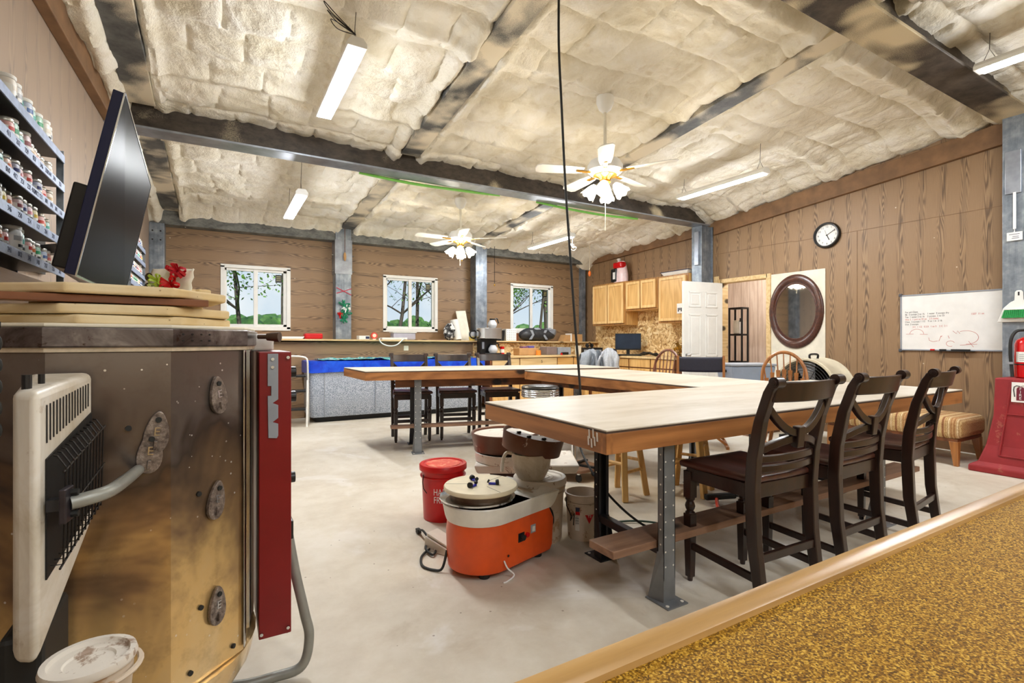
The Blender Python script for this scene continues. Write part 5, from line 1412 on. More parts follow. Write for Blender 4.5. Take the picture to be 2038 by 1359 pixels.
can('can','red and white can on the back counter right of the coffee maker','can',(4.42,7.95,Zc),.04,.16,M['ext_red'],M['white'])
def bask(t):
    MB().bb(-.10,.02,-.06,.06,.10,.16).build('purple_pack',plain('plum',(110,70,110),.5,0,.2,20),t,bevel=.01);MB().bb(.04,.16,-.05,.06,.12,.17).build('violet_pack',plain('violet_pack',(90,80,150),.5,0,.2,20),t,bevel=.01)
bx('basket','brown wooden basket of small packets on the back counter','basket',(4.84,7.82,Zc),(.40,.22,.13),M['card'],0,.01,bask)
can('cup','orange cup in front of the brown basket on the back counter','cup',(5.0,7.64,Zc),.045,.09,plain('orange_cup',(236,140,50),.4,0,.1,20))
bx('storage_bin','taupe plastic bin on the back counter below the right window','bin',(5.38,7.88,Zc),(.24,.24,.15),plain('taupe_bin',(126,112,110),.4,0,.1,9),.05,.012)
bx('storage_bin','grey clear-lidded bin at the right of the taupe bin','bin',(5.68,7.88,Zc),(.30,.22,.14),M['grey'],-.05,.012)
bx('stapler','small black and red stapler before the grey bin','stapler',(5.6,7.66,Zc),(.16,.045,.05),M['black'],.1,.01,lambda t:MB().bb(-.09,-.05,-.02,.02,.0,.035).build('red_tip',M['ext_red'],t))
bx('card_holder','cream perforated card standing on the back counter right of the bins','card',(5.96,7.72,Zc),(.13,.02,.17),M['offwhite'],0,.003)
bx('radio','flat black stereo on the counter corner under the cardboard box','radio',(6.33,7.82,Zc),(.42,.28,.13),M['black'],-.3,.006,lambda t:MB().bb(-.18,.18,-.142,-.14,.04,.09).build('front_grille',M['grey'],t))
t=thing('headphones','black over-ear headphones lying on the corner stereo','headphones',(6.30,7.80,Zc+.131),.4)
MB().tube([(.08*math.cos(PI*i/14),0,.02+.075*math.sin(PI*i/14)) for i in range(15)],.009,8).build('headband',M['black'],t,smooth=True)
for s in (-1,1): MB().cyl((s*.075,0,.04),(s*.105,0,.04),.04,n=20).build('ear_cup',M['black'],t,bevel=.008)
# ------------------------------------------------------------------ things along the long back shelf
def sh(x,y=8.2): return (x,y,zshelf(x)+.001)
t=thing('paper_stack','thin stack of white papers on the back shelf under the left window','paper',sh(.86,8.18))
for k in range(3): MB().box((.01*k,.006*k,.006+.011*k),(.46,.22,.010),rz=.03*k).build('sheet_pack',M['paper'],t)
bx('plastic_box','shiny red plastic box on the back shelf left of the first column','box',sh(1.25,8.18),(.26,.17,.085),M['red_bucket'],0,.02)
t=bx('small_carton','small white and navy carton on the shelf right of the first column','carton',sh(2.0,8.16),(.17,.12,.06),M['white'],.1,.004,lambda t:MB().bb(.02,.08,-.062,-.06,.01,.05).build('navy_panel',M['inkblue'],t))
t=thing('kitchen_timer','round red and white timer standing on the back shelf','timer',sh(2.17,8.14))
MB().lathe([(0,0),(.05,0),(.055,.02),(.05,.04),(0,.04)],28,M=Matrix.Translation((0,.02,.062)) @ Matrix.Rotation(R(90),4,'X')).build('case',plain('coral_red',(222,74,56),.4,0,.1,12),t,smooth=True)
MB().cyl((0,-.021,.065),(0,-.023,.065),.03,n=24).build('dial',M['offwhite'],t);MB().cyl((0,0,0),(0,0,.014),.03,n=16).build('foot',M['offwhite'],t)
t=thing('cable_box','flat white box with a looping white cable hanging over the shelf edge','box',sh(2.48,8.16))
MB().bb(-.2,.22,-.09,.09,0,.035).build('body',M['white'],t,bevel=.006);MB().cyl((.06,0,.035),(.05,.0,.10),.014,n=10).build('stub',M['white'],t)
MB().tube(smoothpath([(-.2,-.02,.02),(-.26,-.14,.01),(-.22,-.165,-.06),(-.10,-.165,-.10),(.02,-.165,-.08),(.12,-.15,.0),(.18,-.09,.015)]),.010,7).build('cable',M['white'],t,smooth=True)
bx('food_tub','lavender grey plastic tub with white lid below the middle window','tub',sh(2.68,8.24),(.38,.2,.115),plain('lavender_grey',(176,174,188),.35,0,.06,9),0,.02,lambda t:MB().bb(-.205,.205,-.112,.112,.115,.13).build('lid',M['white'],t,bevel=.006))
bx('thin_board','thin dark board lying on the shelf edge right of the grey tub','board',sh(3.12,8.15),(.5,.16,.012),M['plank'],.02,.002)
t=thing('plush_bag','black and white crumpled bag with peaked white top on the shelf','bag',sh(3.50,8.20))
m=MB();m.sph((0,0,.15),.12,(.9,.7,1.25),22,14);m.jit(.045,16,2);m.build('body',splash('black_white_print',(26,26,30),16,.54,(230,230,230),.5),t,smooth=True)
MB().lathe([(.07,0),(.05,.05),(.02,.09),(0,.13)],8,(.03,-.03,.19)).build('white_peak',M['white'],t)
t=thing('paper_roll','white paper roll leaning at a slant on the shelf beside the tall board','roll',sh(3.67,8.22))
T=Matrix.Rotation(R(-7),4,'Y') @ Matrix.Rotation(R(-8),4,'X');m=MB();m.cyl((0,0,.012),(0,0,.37),.075,n=32);m.tf(T);m.build('roll',M['white'],t,smooth=True);m=MB();m.cyl((0,0,.37),(0,0,.372),.02,n=16);m.tf(T);m.build('core',M['card'],t)
t=thing('pale_board','tall pale board leaning against the wall left of the right column','board',sh(3.86,8.28))
m=MB();m.bb(-.095,.095,-.008,.008,0,.56);m.tf(Matrix.Rotation(R(-4),4,'Y') @ Matrix.Rotation(R(-16),4,'X'));m.build('board',M['offwhite'],t)
t=thing('drink_mug','clear mug with yellow drink and black handle ring before the tall pale board','mug',sh(3.90,8.12))
MB().lathe([(0,0),(.05,0),(.055,.07),(0,.07)],20).build('yellow_fill',plain('yellow_drink',(232,206,110),.2,0,.1,12),t,smooth=True);MB().lathe([(.055,.07),(.06,.15),(.056,.15),(.052,.07)],20,close=False).build('rim_glass',plain('carafe_glass',(206,210,216)),t,smooth=True)
MB().tube([(.07*math.cos(2*PI*i/24),-.06,.11+.07*math.sin(2*PI*i/24)) for i in range(24)],.012,7,closed=True).build('ring_handle',M['black'],t,smooth=True)
t=thing('mesh_basket','black wire mesh basket on the shelf right of the coffee maker','basket',sh(4.50,8.22))
m=MB();m.lathe([(0,0),(.09,0),(.11,.19),(.105,.19),(.085,.01)],24,close=False);m.build('mesh',splash('mesh_black',(24,24,26),40,.6,(120,120,120),.5),t)
t=thing('perforated_crate','white perforated plastic crate on the shelf left of the duffel bag','crate',sh(4.70,8.18))
MB().bb(-.11,.11,-.08,.08,0,.22).build('body',M['white'],t,bevel=.006)
d=MB()
for i in range(5):
    for j in range(5): d.cyl((-.08+.04*i,-.0795,.03+.04*j),(-.08+.04*i,-.0805,.03+.04*j),.009,n=8)
d.build('perforation',M['grey'],t)['kind']='stuff'
bx('wood_block','small brown wood block at the left end of the duffel bag','block',sh(4.87,8.25),(.08,.12,.14),M['pine_dark'],0,.003)
t=thing('duffel_bag','slumped black and grey duffel bag on the shelf below the right window','bag',sh(5.33,8.19))
m=MB();m.grid(lambda u,v:((u-.5)*.84,.13*math.cos(2*PI*v)*(1-(2*u-1)**6),.12+(.12+.025*noise.noise((u*4,v*2,2)))*math.sin(2*PI*v)*(1-(2*u-1)**6)),36,22);m.jit(.012,18,1)
m.build('body',plain('black_nylon',(40,42,46),.45,0,.3,20),t,smooth=True)
for k,(x,z,s) in enumerate(((-.22,.12,1),(.12,.12,-1))):
    m=MB();m.prism([(-.05,-.09),(.01,-.09),(.07,0),(.03,.09),(-.03,.09),(.02,0)],0,.012,frame((x,-.128,z),(s,0,0),(0,0,1)));m.build('grey_swoosh',M['gfab'],t,bevel=.004)
m=MB();m.sph((.28,-.02,.17),.11,(1.2,.9,.85),20,12);m.jit(.05,12,3);m.build('grey_bundle',M['gfab'],t,smooth=True)
m=MB();m.sph((-.02,-.03,.225),.06,(1.8,1,.5),16,10);m.jit(.03,18,4);m.build('pale_fold',M['gfab'],t,smooth=True)
t=thing('cardboard_box','small open cardboard box at the right end of the back shelf','box',sh(6.15,8.22),-.1)
MB().bb(-.05,.22,-.1,.1,0,.145).build('box_body',M['card'],t,bevel=.002);MB().hexa([(-.24,-.1,.0),(-.06,-.1,.0),(-.06,.1,.0),(-.24,.1,.0)],[(-.17,-.1,.13),(-.06,-.1,.13),(-.06,.1,.13),(-.17,.1,.13)]).build('flap_end',M['card'],t)
MB().bb(-.06,-.03,-.105,.1,.0,.16).build('white_insert',M['paper'],t)
# column decorations
t=thing('ribbon_bow','green and white ribbon bow tied with red on the first steel column','bow',(1.72,8.262,1.6))
def bowc(p,mat,s,nm,k,seed):
    rr=random.Random(seed);m=MB()
    for i in range(k):
        a=2*PI*i/k+rr.random();L=s*rr.uniform(.7,1.1);P=Vector(p);dx,dz=math.cos(a)*L,math.sin(a)*L
        m.tube(smoothpath([P,P+Vector((dx*.7,-.03,dz*.7+.012)),P+Vector((dx,-.02,dz)),P+Vector((dx*.6,-.006,dz*.6-.012)),P],4),.009,5)
    m.build(nm,mat,t,smooth=True)
gm=plain('green_ribbon',(30,128,92),.35,0,.3,40)
bowc((.0,-.02,.13),gm,.085,'green_loop',9,1);bowc((.02,-.02,.0),gm,.09,'green_loop',8,2);bowc((.03,-.025,.06),M['white'],.07,'white_loop',6,3);bowc((-.06,-.02,-.03),M['ext_red'],.05,'red_loop',5,4);bowc((.0,-.02,-.1),gm,.06,'green_loop',6,6)
for p,q in (((-.11,-.005,.31),(.12,-.005,.39)),((-.11,-.004,.40),(.12,-.004,.29))): MB().bar(p,q,.004,.012,(0,0,1)).build('red_ribbon_band',plain('crimson_ribbon',(176,24,60),.4,0,.1,20),t)
b=MB().bb(2.66,2.74,8.134,8.14,1.0,1.08).build('wall_outlet',M['offwhite'],None,bevel=.002);tag(b,'cream electrical outlet plate on the low back wall behind the tub','outlet')
# ------------------------------------------------------------------ big speckled tub with blue tarp
t=thing('tub','long grey speckled tub under a blue tarp along the back wall','tub',(2.48,7.82,0))
def rr_(x0,x1,y0,y1,r,n=5):
    P=[]
    for cx,cy,a0 in ((x1-r,y1-r,0),(x0+r,y1-r,90),(x0+r,y0+r,180),(x1-r,y0+r,270)):
        for i in range(n+1):
            a=R(a0+90*i/n);P.append((cx+r*math.cos(a),cy+r*math.sin(a)))
    return P
m=MB();m.loft([[(x,y,.075) for x,y in rr_(1.13,3.80,7.54,8.12,.06)],[(x,y,.10) for x,y in rr_(1.11,3.82,7.52,8.125,.07)],[(x,y,.80) for x,y in rr_(1.10,3.83,7.50,8.13,.08)]])
m.build('speckled_panel',M['speckle'],t,ws=True,smooth=True)
MB().loft([[(x,y,0) for x,y in rr_(1.20,3.74,7.60,8.08,.05)],[(x,y,.075) for x,y in rr_(1.17,3.77,7.57,8.10,.05)]]).build('black_plinth',M['blackmat'],t,ws=True)
for x in (1.30,2.02,3.0): MB().bb(x-.004,x+.004,7.494,7.51,.09,.74).build('panel_seam',M['grey'],t,ws=True)
tp=MB();P=rr_(1.07,3.86,7.465,8.135,.10,6)
def tarp(u,v):
    i=u*len(P);k=int(i)%len(P);f=i-int(i);a=P[k];b=P[(k+1)%len(P)];x,y=a[0]+(b[0]-a[0])*f,a[1]+(b[1]-a[1])*f
    cx,cy=2.48,7.8;s=1+.012*noise.noise((x*6,y*6,v*2))
    if v<.5: return (x,y-.012*noise.noise((x*7,y*5,2)) if y<7.9 else y,.70+.035*noise.noise((x*2.5,y*3,5))+.17*v*2)
    w=(v-.5)*2;return (x+(cx-x)*w*.96,y+(cy-y)*w*.9,.87+.012*noise.noise((x*5+w*9,y*5,3)))
tp.grid(tarp,150,12);tp.build('blue_tarp',M['tarp'],t,ws=True,smooth=True)
f=MB();f.grid(lambda u,v:(1.25+2.4*u,7.53+.54*v,.892+.03*noise.noise((u*16,v*6,1))+.012*noise.noise((u*40,v*14,4))),70,16)
f.build('crinkled_film',M['film'],t,ws=True,smooth=True)
# folding step stool to the left of the tub
t=thing('step_stool','white folding step stool with black treads left of the speckled tub','step stool',(.86,7.42,0),R(-12))
for x in (-.2,.2):
    MB().tube(smoothpath([(x,-.12,0),(x,-.02,.45),(x,.02,.62)],4),.013,8).build('front_rail',M['white'],t,smooth=True)
    MB().tube([(x,.24,0),(x,.04,.86)],.013,8).build('rear_rail',M['white'],t,smooth=True)
MB().tube(smoothpath([(-.2,.04,.86),(-.17,.03,.93),(0,.03,.95),(.17,.03,.93),(.2,.04,.86)],4),.013,8).build('top_hoop',M['white'],t,smooth=True)
for z,y in ((.24,-.07),(.48,-.02),(.68,.02)): MB().box((0,y,z),(.37,.16,.03)).build('tread',M['black'],t,bevel=.008)
# ------------------------------------------------------------------ right wall: clock, mirror, whiteboard
FW=lambda y,z,o=0:frame((XR-o,y,z),(0,-1,0),(0,0,1))      # plane on the right wall, x to the viewer's right
def ringl(prof,F,n,sx=1,sy=1):
    m=MB();m.lathe(prof,n,close=False)
    for v in m.bm.verts: v.co=F @ Vector((v.co.x*sx,v.co.y*sy,v.co.z))
    return m
t=thing('wall_clock','round black-rimmed wall clock reading ten past five on the right wall','clock',(XR-.001,3.56,2.51))
F=FW(3.56,2.51,.001)
ringl([(.135,.008),(.135,.035),(.142,.046),(.155,.044),(.163,.030),(.165,0)],F,56).build('rim',M['black'],t,ws=True,smooth=True)
fc=MB().cyl((0,0,.002),(0,0,.012),.137,n=56).tf(F).build('face',M['paper'],t,ws=True)
for k in range(1,13):
    a=R(90-30*k);text('numeral',str(k),.036,M['ink'],F @ Matrix.Translation((.108*math.cos(a),.108*math.sin(a),.0125)),fc,.0003)
def hand(nm,ang,L,w,z): MB().bar((0,0,z),(L*math.cos(ang),L*math.sin(ang),z),w,.002).tf(F).build(nm,M['ink'],t,ws=True)
hand('minute_hand',R(30),.115,.006,.018);hand('hour_hand',R(-65),.07,.010,.015);hand('second_hand',R(108),.07,.002,.02)
MB().cyl((0,0,.012),(0,0,.022),.008,n=14).tf(F).build('hub',M['ink'],t,ws=True)
t=thing('oval_mirror','oval wall mirror in a carved dark wooden frame on the cream board','mirror',(XR-.016,3.965,1.555))
F=FW(3.965,1.555,.016)
ringl([(.270,.006),(.275,.018),(.295,.016),(.305,.030),(.335,.036),(.352,.026),(.362,.022),(.372,.010),(.373,0)],F,72,1,1.345).build('frame',M['mirrorframe'],t,ws=True,smooth=True)
m=MB();m.cyl((0,0,.002),(0,0,.008),.276,n=72)
for v in m.bm.verts: v.co=F @ Vector((v.co.x,v.co.y*1.36,v.co.z))
m.build('mirror_glass',M['mirror'],t,ws=True)
t=thing('whiteboard','white dry-erase board with handwriting hung on the right wall','whiteboard',(XR-.002,2.2975,1.3625))
F=FW(2.2975,1.3625,.002);w,h=.456,.313
bd=MB().bb(-w+.008,w-.008,-h+.008,h-.008,0,.012).tf(F).build('writing_surface',M['whitefab'],t,ws=True)
for a,b,c,e in ((-w,w,h-.014,h),(-w,w,-h,-h+.014),(-w,-w+.014,-h,h),(w-.014,w,-h,h)): MB().bb(a,b,c,e,0,.018).tf(F).build('edge_frame',M['grey'],t,ws=True,bevel=.002)
for a in (-1,1):
    for c in (-1,1): MB().bb(a*w-.018,a*w+.018,c*h-.018,c*h+.018,-.0,.021).tf(F).build('corner_cap',plain('charcoal_cap',(74,76,82),.5,0,.1,20),t,ws=True,bevel=.008)
MB().bb(-.10,.20,-h-.006,-h+.002,.0,.05).tf(F).build('pen_tray',M['black'],t,ws=True,bevel=.002)
rows=[('For ash Glaze',-.41,.115,'ink'),('Bk  3 scoops 2 to 16    1 water  3 scoops dry',-.41,.088,'ink'),('Tea  1 water 2 to 16    3 scoops  2 to 25',-.41,.060,'ink'),('1507  11 oz',.17,.072,'inkred'),('Wet 2  1 part to 32 oz    2 5 water',-.41,.032,'inkred'),('Clear  3 scoops 1 1/2    9 oz 1 in  2 16',-.41,.006,'ink'),('Iron  2 scoops',-.41,-.022,'ink'),('3 C  1 1/2   0.2.0   1 to 3    2 C  2 1',-.34,-.052,'inkred')]
for s,x,y,c in rows: text('handwriting',s,.027,M[c],F @ Matrix.Translation((x,y,.0126)) @ Matrix.Rotation(R(1.2),4,'Z'),bd,.0002,'LEFT',sx=.80)
def stroke(P,c='inkred'): 
    m=MB();m.tube([F @ Vector((x,y,.0126)) for x,y in P],.0016,4);m.build('sketch_line',M[c],bd,ws=True)
stroke([(-.30+.065*math.cos(PI*i/12),-.13+.055*math.sin(PI*i/12)) for i in range(13)]);stroke([(-.40,-.13),(-.33,-.128)]);stroke([(-.27,-.132),(-.20,-.134)])
stroke([(-.19,-.17),(-.185,-.20),(-.15,-.215),(-.11,-.205)]);stroke([(-.10,-.21),(-.08,-.15)]);stroke([(-.085,-.165),(-.07,-.15)]);stroke([(-.02,-.15),(-.01,-.18)])
stroke([(.02,-.10),(.05,-.13),(.06,-.10),(.08,-.13)]);stroke([(.13+.1*math.cos(R(120-10*i)),-.17+.07*math.sin(R(120-10*i))) for i in range(22)]);stroke([(.0+.035*math.cos(R(20+12*i)),-.235+.03*math.sin(R(20+12*i))) for i in range(24)]);stroke([(.08,-.25),(.22,-.24)]);stroke([(.15,-.21),(.19,-.27)])
for x,c,lab,L in ((-.06,M['black'],'short black marker lying in the whiteboard tray',.06),(.09,M['rubber'],'long black eraser lying in the whiteboard tray',.16),(-.15,M['ext_red'],'red marker cap at the left of the whiteboard tray',.04)):
    m=MB();m.bar((x-L/2,-h+.011,.03),(x+L/2,-h+.011,.03),.016,.016);o=m.tf(F).build('marker' if L<.1 else 'eraser',c,None,bevel=.004);tag(o,lab,'marker' if L<.1 else 'eraser')
MB()
# chalky scribbles on the panelling below the board
# ------------------------------------------------------------------ dustpan and badge on the steel column
t=thing('dustpan','white dustpan with green-bristled brush hung on the right steel column','dustpan',(6.545,1.72,1.48))
F=frame((6.556,1.715,1.48),(0,-1,0),(0,0,1))
m=MB();m.prism([(-.155,-.145),(.155,-.145),(.11,-.01),(.06,.045),(.032,.06),(.028,.14),(.015,.155),(-.015,.155),(-.028,.14),(-.032,.06),(-.06,.045),(-.11,-.01)],.0,.02);m.tf(F).build('pan',M['white'],t,ws=True,bevel=.006)
MB().prism([(-.006,.105),(.006,.105),(.006,.14),(-.006,.14)],.0195,.021,F).build('hang_slot',M['black'],t,ws=True)
MB().bb(-.095,.105,-.03,-.02,.021,.05).tf(F).build('brush_back',M['white'],t,ws=True,bevel=.003)
for k in range(16):
    x=-.09+.0125*k;MB().hexa([F @ Vector((x*1.18-.008,-.105,.024)),F @ Vector((x*1.18+.006,-.105,.024)),F @ Vector((x*1.18+.006,-.105,.05)),F @ Vector((x*1.18-.008,-.105,.05))],[F @ Vector((x-.005,-.03,.024)),F @ Vector((x+.005,-.03,.024)),F @ Vector((x+.005,-.03,.048)),F @ Vector((x-.005,-.03,.048))]).build('bristle_tuft',M['green'],t,ws=True)
t=thing('name_badge','white name badge hanging by a white strap on the right steel column','badge',(6.54,1.745,2.15))
F=frame((6.544,1.745,2.15),(0,-1,0),(0,0,1))
bg_=MB().bb(-.055,.055,-.04,.04,0,.003).tf(F).build('card',M['paper'],t,ws=True)
for a,b,y in ((-.04,.035,.02),(-.015,.03,-.002),(-.02,.032,-.018)): MB().bb(a,b,y-.0025,y+.0025,.003,.0034).tf(F).build('print_line',M['inkblue'],bg_,ws=True)
MB().bar(F @ Vector((0,.07,.003)),F @ Vector((0,.42,.003)),.022,.002,(1,0,0)).build('strap',M['whitefab'],t,ws=True)
MB().bar(F @ Vector((0,.04,.003)),F @ Vector((0,.07,.003)),.008,.004,(1,0,0)).build('clip',M['chrome'],t,ws=True)
# ------------------------------------------------------------------ fire extinguisher on its red stand
t=thing('extinguisher_stand','tapered dusty red plastic stand carrying the fire extinguisher','stand',(6.1,1.52,0))
def rec(x0,x1,y0,y1,z): return [(x0,y0,z),(x1,y0,z),(x1,y1,z),(x0,y1,z)]
m=MB();m.loft([rec(5.80,6.46,1.16,1.855,0),rec(5.80,6.46,1.16,1.855,.055),rec(5.84,6.43,1.20,1.80,.09),rec(5.875,6.40,1.25,1.755,.24),rec(5.905,6.36,1.30,1.715,.50),rec(5.93,6.33,1.325,1.712,.83)])
m.build('body',M['stand_red'],t,ws=True,bevel=.012,seg=3)
# recessed front panel outlined by a raised rib
def onf(y,z):   # front face x at height z
    zs=[(.09,5.84),(.24,5.875),(.50,5.905),(.83,5.93)]
    for (a,b),(c,d) in zip(zs,zs[1:]):
        if z<=c: return b+(d-b)*(z-a)/(c-a)
    return 5.93
rb=MB();ring=[(1.66,.16),(1.40,.16),(1.42,.50),(1.425,.80),(1.60,.80),(1.63,.50),(1.66,.16)]
for (a,b),(c,d) in zip(ring,ring[1:]): rb.bar((onf(a,b)-.003,a,b),(onf(c,d)-.003,c,d),.012,.012)
rb.bar((onf(0,.52)-.003,1.63,.52),(onf(0,.52)-.003,1.42,.52),.010,.010)
rb.build('panel_rib',M['stand_red'],t,ws=True,bevel=.003)
F=frame((5.9185-.004,1.545,.715),(.0,-1,0),(.075,0,1))
sg=MB().bb(-.052,.052,-.085,.085,0,.003).tf(F).build('fire_sign',M['paper'],t,ws=True)
dk=plain('sign_maroon',(110,20,44),.5,0,.05,8)
MB().prism([(-.02,-.07),(.03,-.07),(.03,.03),(.022,.043),(.012,.048),(-.002,.048),(-.012,.043),(-.02,.03)],.003,.0038,F).build('extinguisher_symbol',dk,sg,ws=True)
MB().tube([F @ Vector(p) for p in ((0,.052,.004),(-.02,.056,.004),(-.035,.045,.004),(-.038,.02,.004),(-.03,-.04,.004))],.0035,6).build('symbol_hose',M['ink'],sg,ws=True)
MB().bar(F @ Vector((.005,.052,.004)),F @ Vector((.045,.066,.004)),.004,.002).build('symbol_handle',M['ink'],sg,ws=True)
for k,ch in enumerate('FIRE'): text('lettering',ch,.031,M['inkwhite'],F @ Matrix.Translation((.005,.030-.027*k,.0042)),sg,.0003)
t=thing('fire_extinguisher','red fire extinguisher with black hose and white label on top of the stand','fire extinguisher',(6.13,1.54,.70))
MB().lathe([(0,.131),(.085,.131),(.095,.14),(.095,.42),(.085,.46),(.05,.485),(.03,.49),(.03,.52),(0,.52)],40).build('cylinder',M['ext_red'],t,smooth=True)
va=math.atan2(-1.54,-6.13)
lb=MB().lathe([(.0962,.27),(.0962,.36)],24,close=False,a0=va-1.0,a1=va+1.3).build('label_plate',M['white'],t,smooth=True)
n_=Vector((math.cos(va+.35),math.sin(va+.35),0))
text('lettering','T5',.026,M['ink'],frame((n_.x*.0968,n_.y*.0968,.325),Vector((0,0,1)).cross(n_),(0,0,1)),lb,.0003,bend=.0968)
for k in range(4): MB().lathe([(.0966,.285+.016*k),(.0966,.290+.016*k)],6,close=False,a0=va-.7,a1=va-.1).build('fine_print',M['grey'],lb)
MB().lathe([(.0968,.28),(.0968,.35)],3,close=False,a0=va-.02,a1=va+.06).build('yellow_strip',plain('label_yellow',(240,236,90),.5,0,.05,9),lb)
MB().lathe([(.098,.245),(.098,.255)],30,close=False).build('strap_band',M['black'],t)
MB().cyl((0,0,.52),(0,0,.555),.026,.02,n=18).build('valve',M['heater'],t,smooth=True)
MB().bar((-.02,0,.565),(-.11,-.05,.60),.024,.01).build('lever',M['chrome'],t,bevel=.002);MB().bar((-.02,0,.55),(-.10,-.05,.555),.022,.008).build('carry_handle',M['chrome'],t,bevel=.002)
MB().cyl((0,-.02,.545),(-.03,-.04,.545),.017,n=16).build('gauge',M['offwhite'],t)
MB().bar((-.03,-.06,.54),(-.01,-.10,.45),.02,.002).build('yellow_tag',plain('straw_tag',(214,186,110),.6,0,.1,20),t)
# hose on the side away from the camera's right
MB().tube(smoothpath([(-.01,.02,.55),(-.05,.07,.54),(-.085,.095,.47),(-.085,.10,.35),(-.08,.095,.24),(-.09,.085,.14)],8),.0125,10).build('hose',M['rubber'],t,smooth=True)
MB().bar((-.082,.092,.26),(-.10,.105,.26),.03,.02).build('hose_clip',M['grey'],t)
# ------------------------------------------------------------------ striped bench by the wall
t=thing('upholstered_bench','low bench with striped brown upholstery and tapered wooden legs along the right wall','bench',(6.15,2.52,0))
m=MB();m.box((0,0,.345),(.62,1.20,.20));o=m.build('cushion',M['stripe'],t,bevel=.06,seg=5,smooth=True)
MB().box((0,0,.235),(.56,1.14,.03)).build('base_board',M['pine_dark'],t)
for sx in (-1,1):
    for sy in (-1,1):
        x,y=sx*.25,sy*.54;MB().hexa([(x-.018+sx*.02,y-.018+sy*.02,0),(x+.018+sx*.02,y-.018+sy*.02,0),(x+.018+sx*.02,y+.018+sy*.02,0),(x-.018+sx*.02,y+.018+sy*.02,0)],[(x-.035,y-.035,.225),(x+.035,y-.035,.225),(x+.035,y+.035,.225),(x-.035,y+.035,.225)]).build('leg',M['windsor'],t,bevel=.004)
# ------------------------------------------------------------------ chairs beyond the tables
def bowback(name,lab,loc,rz,mat,W,arrow,grp=None):
    t=thing(name,lab,'chair',loc,rz,grp)
    MB().lathe([(0,.43),(.19,.43),(.215,.445),(.215,.458),(.2,.466),(.1,.455),(0,.452)],40).build('seat',mat,t,smooth=True)
    for sx in (-1,1):
        for sy in (-1,1): MB().cyl((sx*.21,sy*.20,0),(sx*.14,sy*.13,.432),.013,.02,n=12).build('leg',mat,t,smooth=True)
        MB().cyl((sx*.188,-.178,.15),(sx*.188,.178,.15),.010,n=10).build('stretcher',mat,t,smooth=True)
    MB().cyl((-.188,0,.15),(.188,0,.15),.010,n=10).build('stretcher',mat,t,smooth=True)
    Pb=[];H=1.04;yb=.17
    for i in range(25):
        a=PI*i/24;x=-W*math.cos(a)*(1.0);z=.46+(H-.46)*min(1,(math.sin(a))**.62);Pb.append((x*(.82+.18*min(1,math.sin(a)*1.6)),yb+.10*(z-.46)/.58,z))
    m=MB()
    m.tube(Pb,.017,8);m.build('bow',mat,t,smooth=True)
    for k in range(7):
        u=-.78+.26*k;x=W*u;zt=.46+(H-.46)*(1-u*u)**.31
        p=Vector((x*.72,yb-.01,.455));q=Vector((x,yb+.10*(zt-.46)/.58,zt))
        m=MB();m.tube([p,p.lerp(q,.25),p.lerp(q,.5),p.lerp(q,.75),q],.006,7,rs=[.007,.009,.008,.007,.006])
        if arrow:
            c=p.lerp(q,.60);m.hexa([c+Vector((-.008,-.004,-.16)),c+Vector((.008,-.004,-.16)),c+Vector((.008,.004,-.16)),c+Vector((-.008,.004,-.16))],[c+Vector((-.020,-.004,.06)),c+Vector((.020,-.004,.06)),c+Vector((.020,.004,.06)),c+Vector((-.020,.004,.06))])
        m.build('spindle',mat,t,smooth=not arrow)
    return t
bowback('windsor_chair','honey brown bow-back chair with arrow spindles before the drum fan',(4.80,2.90,0),R(-50),M['windsor'],.235,True,'bow-back chairs')
bowback('windsor_chair','reddish bow-back chair with turned spindles beside the kitchen counter',(4.82,4.62,0),R(-78),M['cherry'],.21,False,'bow-back chairs')
t=thing('folding_chair','director chair with dark navy canvas back beyond the tables','chair',(4.68,3.82,0),R(-48))
for s in (-1,1):
    MB().bar((s*.25,.20,.40),(s*.25,.24,.985),.028,.028).build('back_post',M['windsor'],t,bevel=.005)
    MB().bar((s*.25,-.22,.62),(s*.25,.24,.62),.05,.025).build('armrest',M['windsor'],t,bevel=.005);MB().bar((s*.25,-.20,.40),(s*.25,-.20,.62),.026,.026).build('arm_post',M['windsor'],t)
    MB().bar((s*.25,-.24,.015),(s*.25,.24,.015),.03,.03).build('foot_rail',M['windsor'],t);MB().bar((s*.25,-.22,.41),(s*.25,.22,.41),.03,.03).build('seat_rail',M['windsor'],t)
for y in (-.16,.16): MB().bar((-.25,y,.03),(.25,y,.40),.025,.02,(0,1,0)).build('cross_leg',M['windsor'],t);MB().bar((.25,y+.03,.03),(-.25,y+.03,.40),.025,.02,(0,1,0)).build('cross_leg',M['windsor'],t)
MB().grid(lambda u,v:((u-.5)*.53,.232+.012*v-.035*(1-(2*u-1)**2)*-1,.79+.175*v+.008*(2*u-1)**2),18,6).build('canvas_back',M['denim'],t,smooth=True,solid=.006)
MB().grid(lambda u,v:((u-.5)*.5,-.22+.44*v,.425-.03*(1-(2*u-1)**2)),14,4).build('canvas_seat',M['denim'],t,smooth=True,solid=.005)
